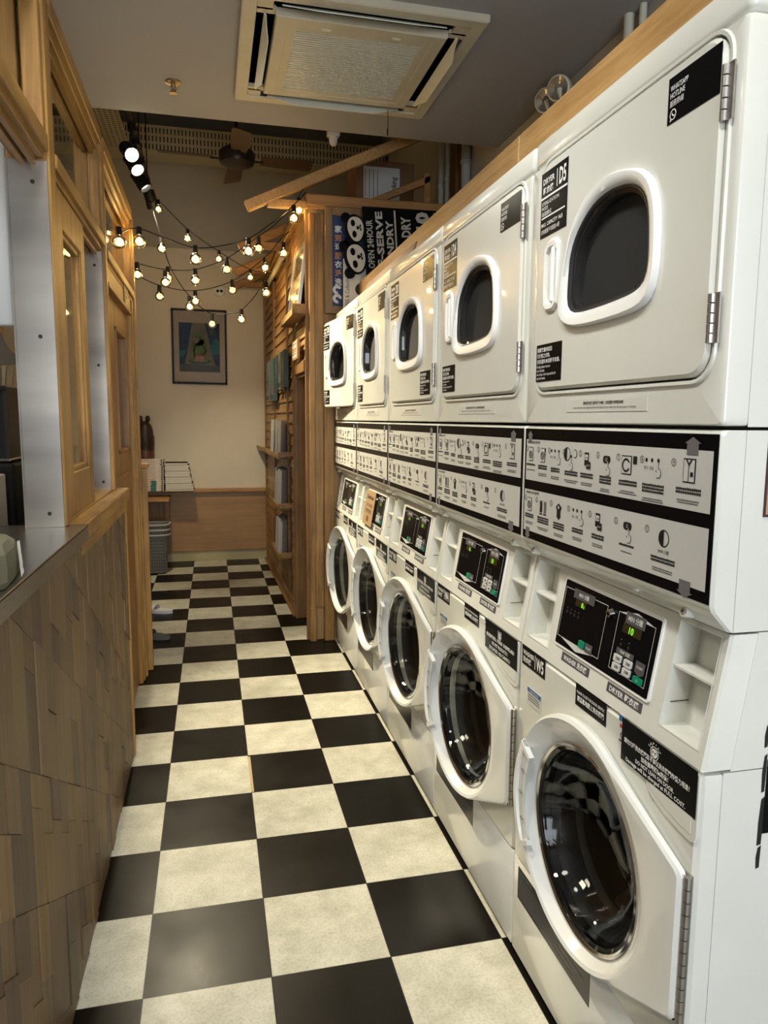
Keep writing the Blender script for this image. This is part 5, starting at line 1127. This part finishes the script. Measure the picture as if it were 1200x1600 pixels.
# slippers on the floor past the end post
for i, (x, y) in enumerate(((-.385, 4.62), (-.40, 5.25))):
    b = MB(); N = 20; P = [(.045*math.cos(2*PI*k/N)*(1+.12*math.sin(2*PI*k/N)), .115*math.sin(2*PI*k/N)) for k in range(N)]
    b.prism(P, lambda u, v: (u, v, 0), lambda u, v: (u, v, .022), 0)
    L = [[(.048*math.cos(PI*j/8), .0+.075*s, .018+.038*math.sin(PI*j/8)*(1-s*.3)) for j in range(9)] for s in (.1, .5, 1)]; b.loft(L, 0, closed=False)
    tag(b.build('slipper', mat('slipper_grey' if i == 0 else 'slipper_white', (.10, .10, .10) if i == 0 else (.6, .6, .62), .7), None, (x, y, 0), (0, 0, 1.1)), ['dark grey slipper on the floor past the end post', 'white slipper on the floor farther past the end post'][i], 'slipper')

# ------------------------------------------------------------------ behind the hatch
b = MB(); N_ = 12
def bagloop(k, z, w=0):
    P = [(-.60, 1.18), (-.48, 1.165), (-.335, 1.20), (-.322, 1.235), (-.328, 1.32), (-.340, 1.405), (-.36, 1.43), (-.48, 1.45), (-.60, 1.45), (-.62, 1.32)]
    cx, cy = -.47, 1.32; return [(cx+(x-cx)*k+w*math.sin(i*2.3), cy+(y-cy)*(k if k > .9 else k*.75)+w*math.cos(i*1.7), z+w*.6*math.sin(i*3.1)) for i, (x, y) in enumerate(P)]
b.loft([bagloop(.97, ZS+.001), bagloop(1.0, ZS+.012), bagloop(.99, ZS+.035, .003), bagloop(.965, ZS+.055, .005), bagloop(.90, ZS+.068, .004), bagloop(.5, ZS+.078, .006), bagloop(.1, ZS+.082)], 0, True, True)
bg = tag(b.build('paper_bag', mat('olive_paper', (.13, .125, .08), .8, bump=.5, bscale=14, var=.2), ang=24), 'folded olive grey paper bag on the steel counter', 'bag')
b = MB(); lf = lambda d: (lambda u, v: (-.323-(u-1.235)*.105+.011+d-max(0, v-ZS-.035)*.35, u, v))
b.flat([(1.31, ZS+.004), (1.345, ZS+.006), (1.372, ZS+.058), (1.345, ZS+.060)], lf(0), 0); b.text('麵包', 1.332, ZS+.014, .014, lf(.0008), 1, rot=PI/2-.5, width=.03); b.build('price_label', [INKW, INKK], bg)
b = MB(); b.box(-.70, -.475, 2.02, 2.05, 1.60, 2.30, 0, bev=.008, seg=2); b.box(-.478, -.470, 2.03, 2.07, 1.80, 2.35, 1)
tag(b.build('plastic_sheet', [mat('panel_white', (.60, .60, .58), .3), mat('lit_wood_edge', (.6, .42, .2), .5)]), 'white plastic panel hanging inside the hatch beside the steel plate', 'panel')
b = MB(); b.box(-2.4, -.98, 3.9, 3.95, .9, 2.0, 0); b.box(-2.4, -.98, 3.6, 3.9, 1.34, 1.36, 1); b.box(-2.4, -.98, 3.6, 3.9, 1.62, 1.64, 1)
tag(b.build('kitchen_shelf', [mat('kitchen_back', (.32, .2, .1), .6), PINEX]), 'wooden wall shelves at the back of the kitchen', 'shelf')
b = MB(); b.box(-1.5, -.64, 2.62, 3.1, .0, 1.22, 0, bev=.01); b.box(-1.4, -.66, 2.64, 3.08, 1.22, 1.47, 1, bev=.01); b.box(-1.4, -.655, 2.63, 3.085, 1.225, 1.235, 2, bev=.003); b.box(-1.4, -.655, 2.63, 3.085, 1.46, 1.475, 1, bev=.003)
tag(b.build('coffee_machine', [BLKM, mat('machine_black', (.02, .02, .022), .2), CHROME]), 'black kitchen machine with a steel edge behind the hatch', 'appliance')
for i in range(6):
    b = MB(); b.lathe([(.022, 0), (.03, .07), (.028, .07), (.020, .004)], (-.70-(i % 3)*.075, 2.72+(i//3)*.09, 1.476), n=14, cap0=True)
    tag(b.build('drinking_glass', GLASS), 'upturned glass in the group on top of the black kitchen machine', 'glass', 'glasses on the black kitchen machine')
b = MB(); L = []
for i in range(8):
    t_ = i/7; L.append([(-.79+.13*math.cos(a)*(1-.6*t_)+.03*math.sin(3*a), 2.78+.09*math.sin(a)*(1-.6*t_), 1.555+.12*t_+.012*math.sin(2*a+i)) for a in [2*PI*j/14 for j in range(14)]])
b.loft(L, 0, True, True); tag(b.build('cloth_heap', mat('grey_cloth', (.12, .11, .10), .9, bump=.3)), 'crumpled dark grey cloth on top of the glasses behind the hatch', 'cloth')
b = MB(); b.box(-.82, -.66, 2.44, 2.58, .981, 1.19, 0, bev=.004); b.cyl((-.72, 2.439, 1.15), (-.72, 2.437, 1.15), .02, n=16, mi=1)
tag(b.build('white_box', [mat('box_white', (.45, .44, .40), .6), RED]), 'white box with a red round mark behind the hatch', 'box')
b = MB(); b.box(-1.6, -.62, 2.0, 2.6, .0, .98, 0, bev=.004); tag(b.build('kitchen_counter', mat('counter_black', (.03, .03, .03), .5)), 'black kitchen counter unit standing behind the hatch', 'counter')
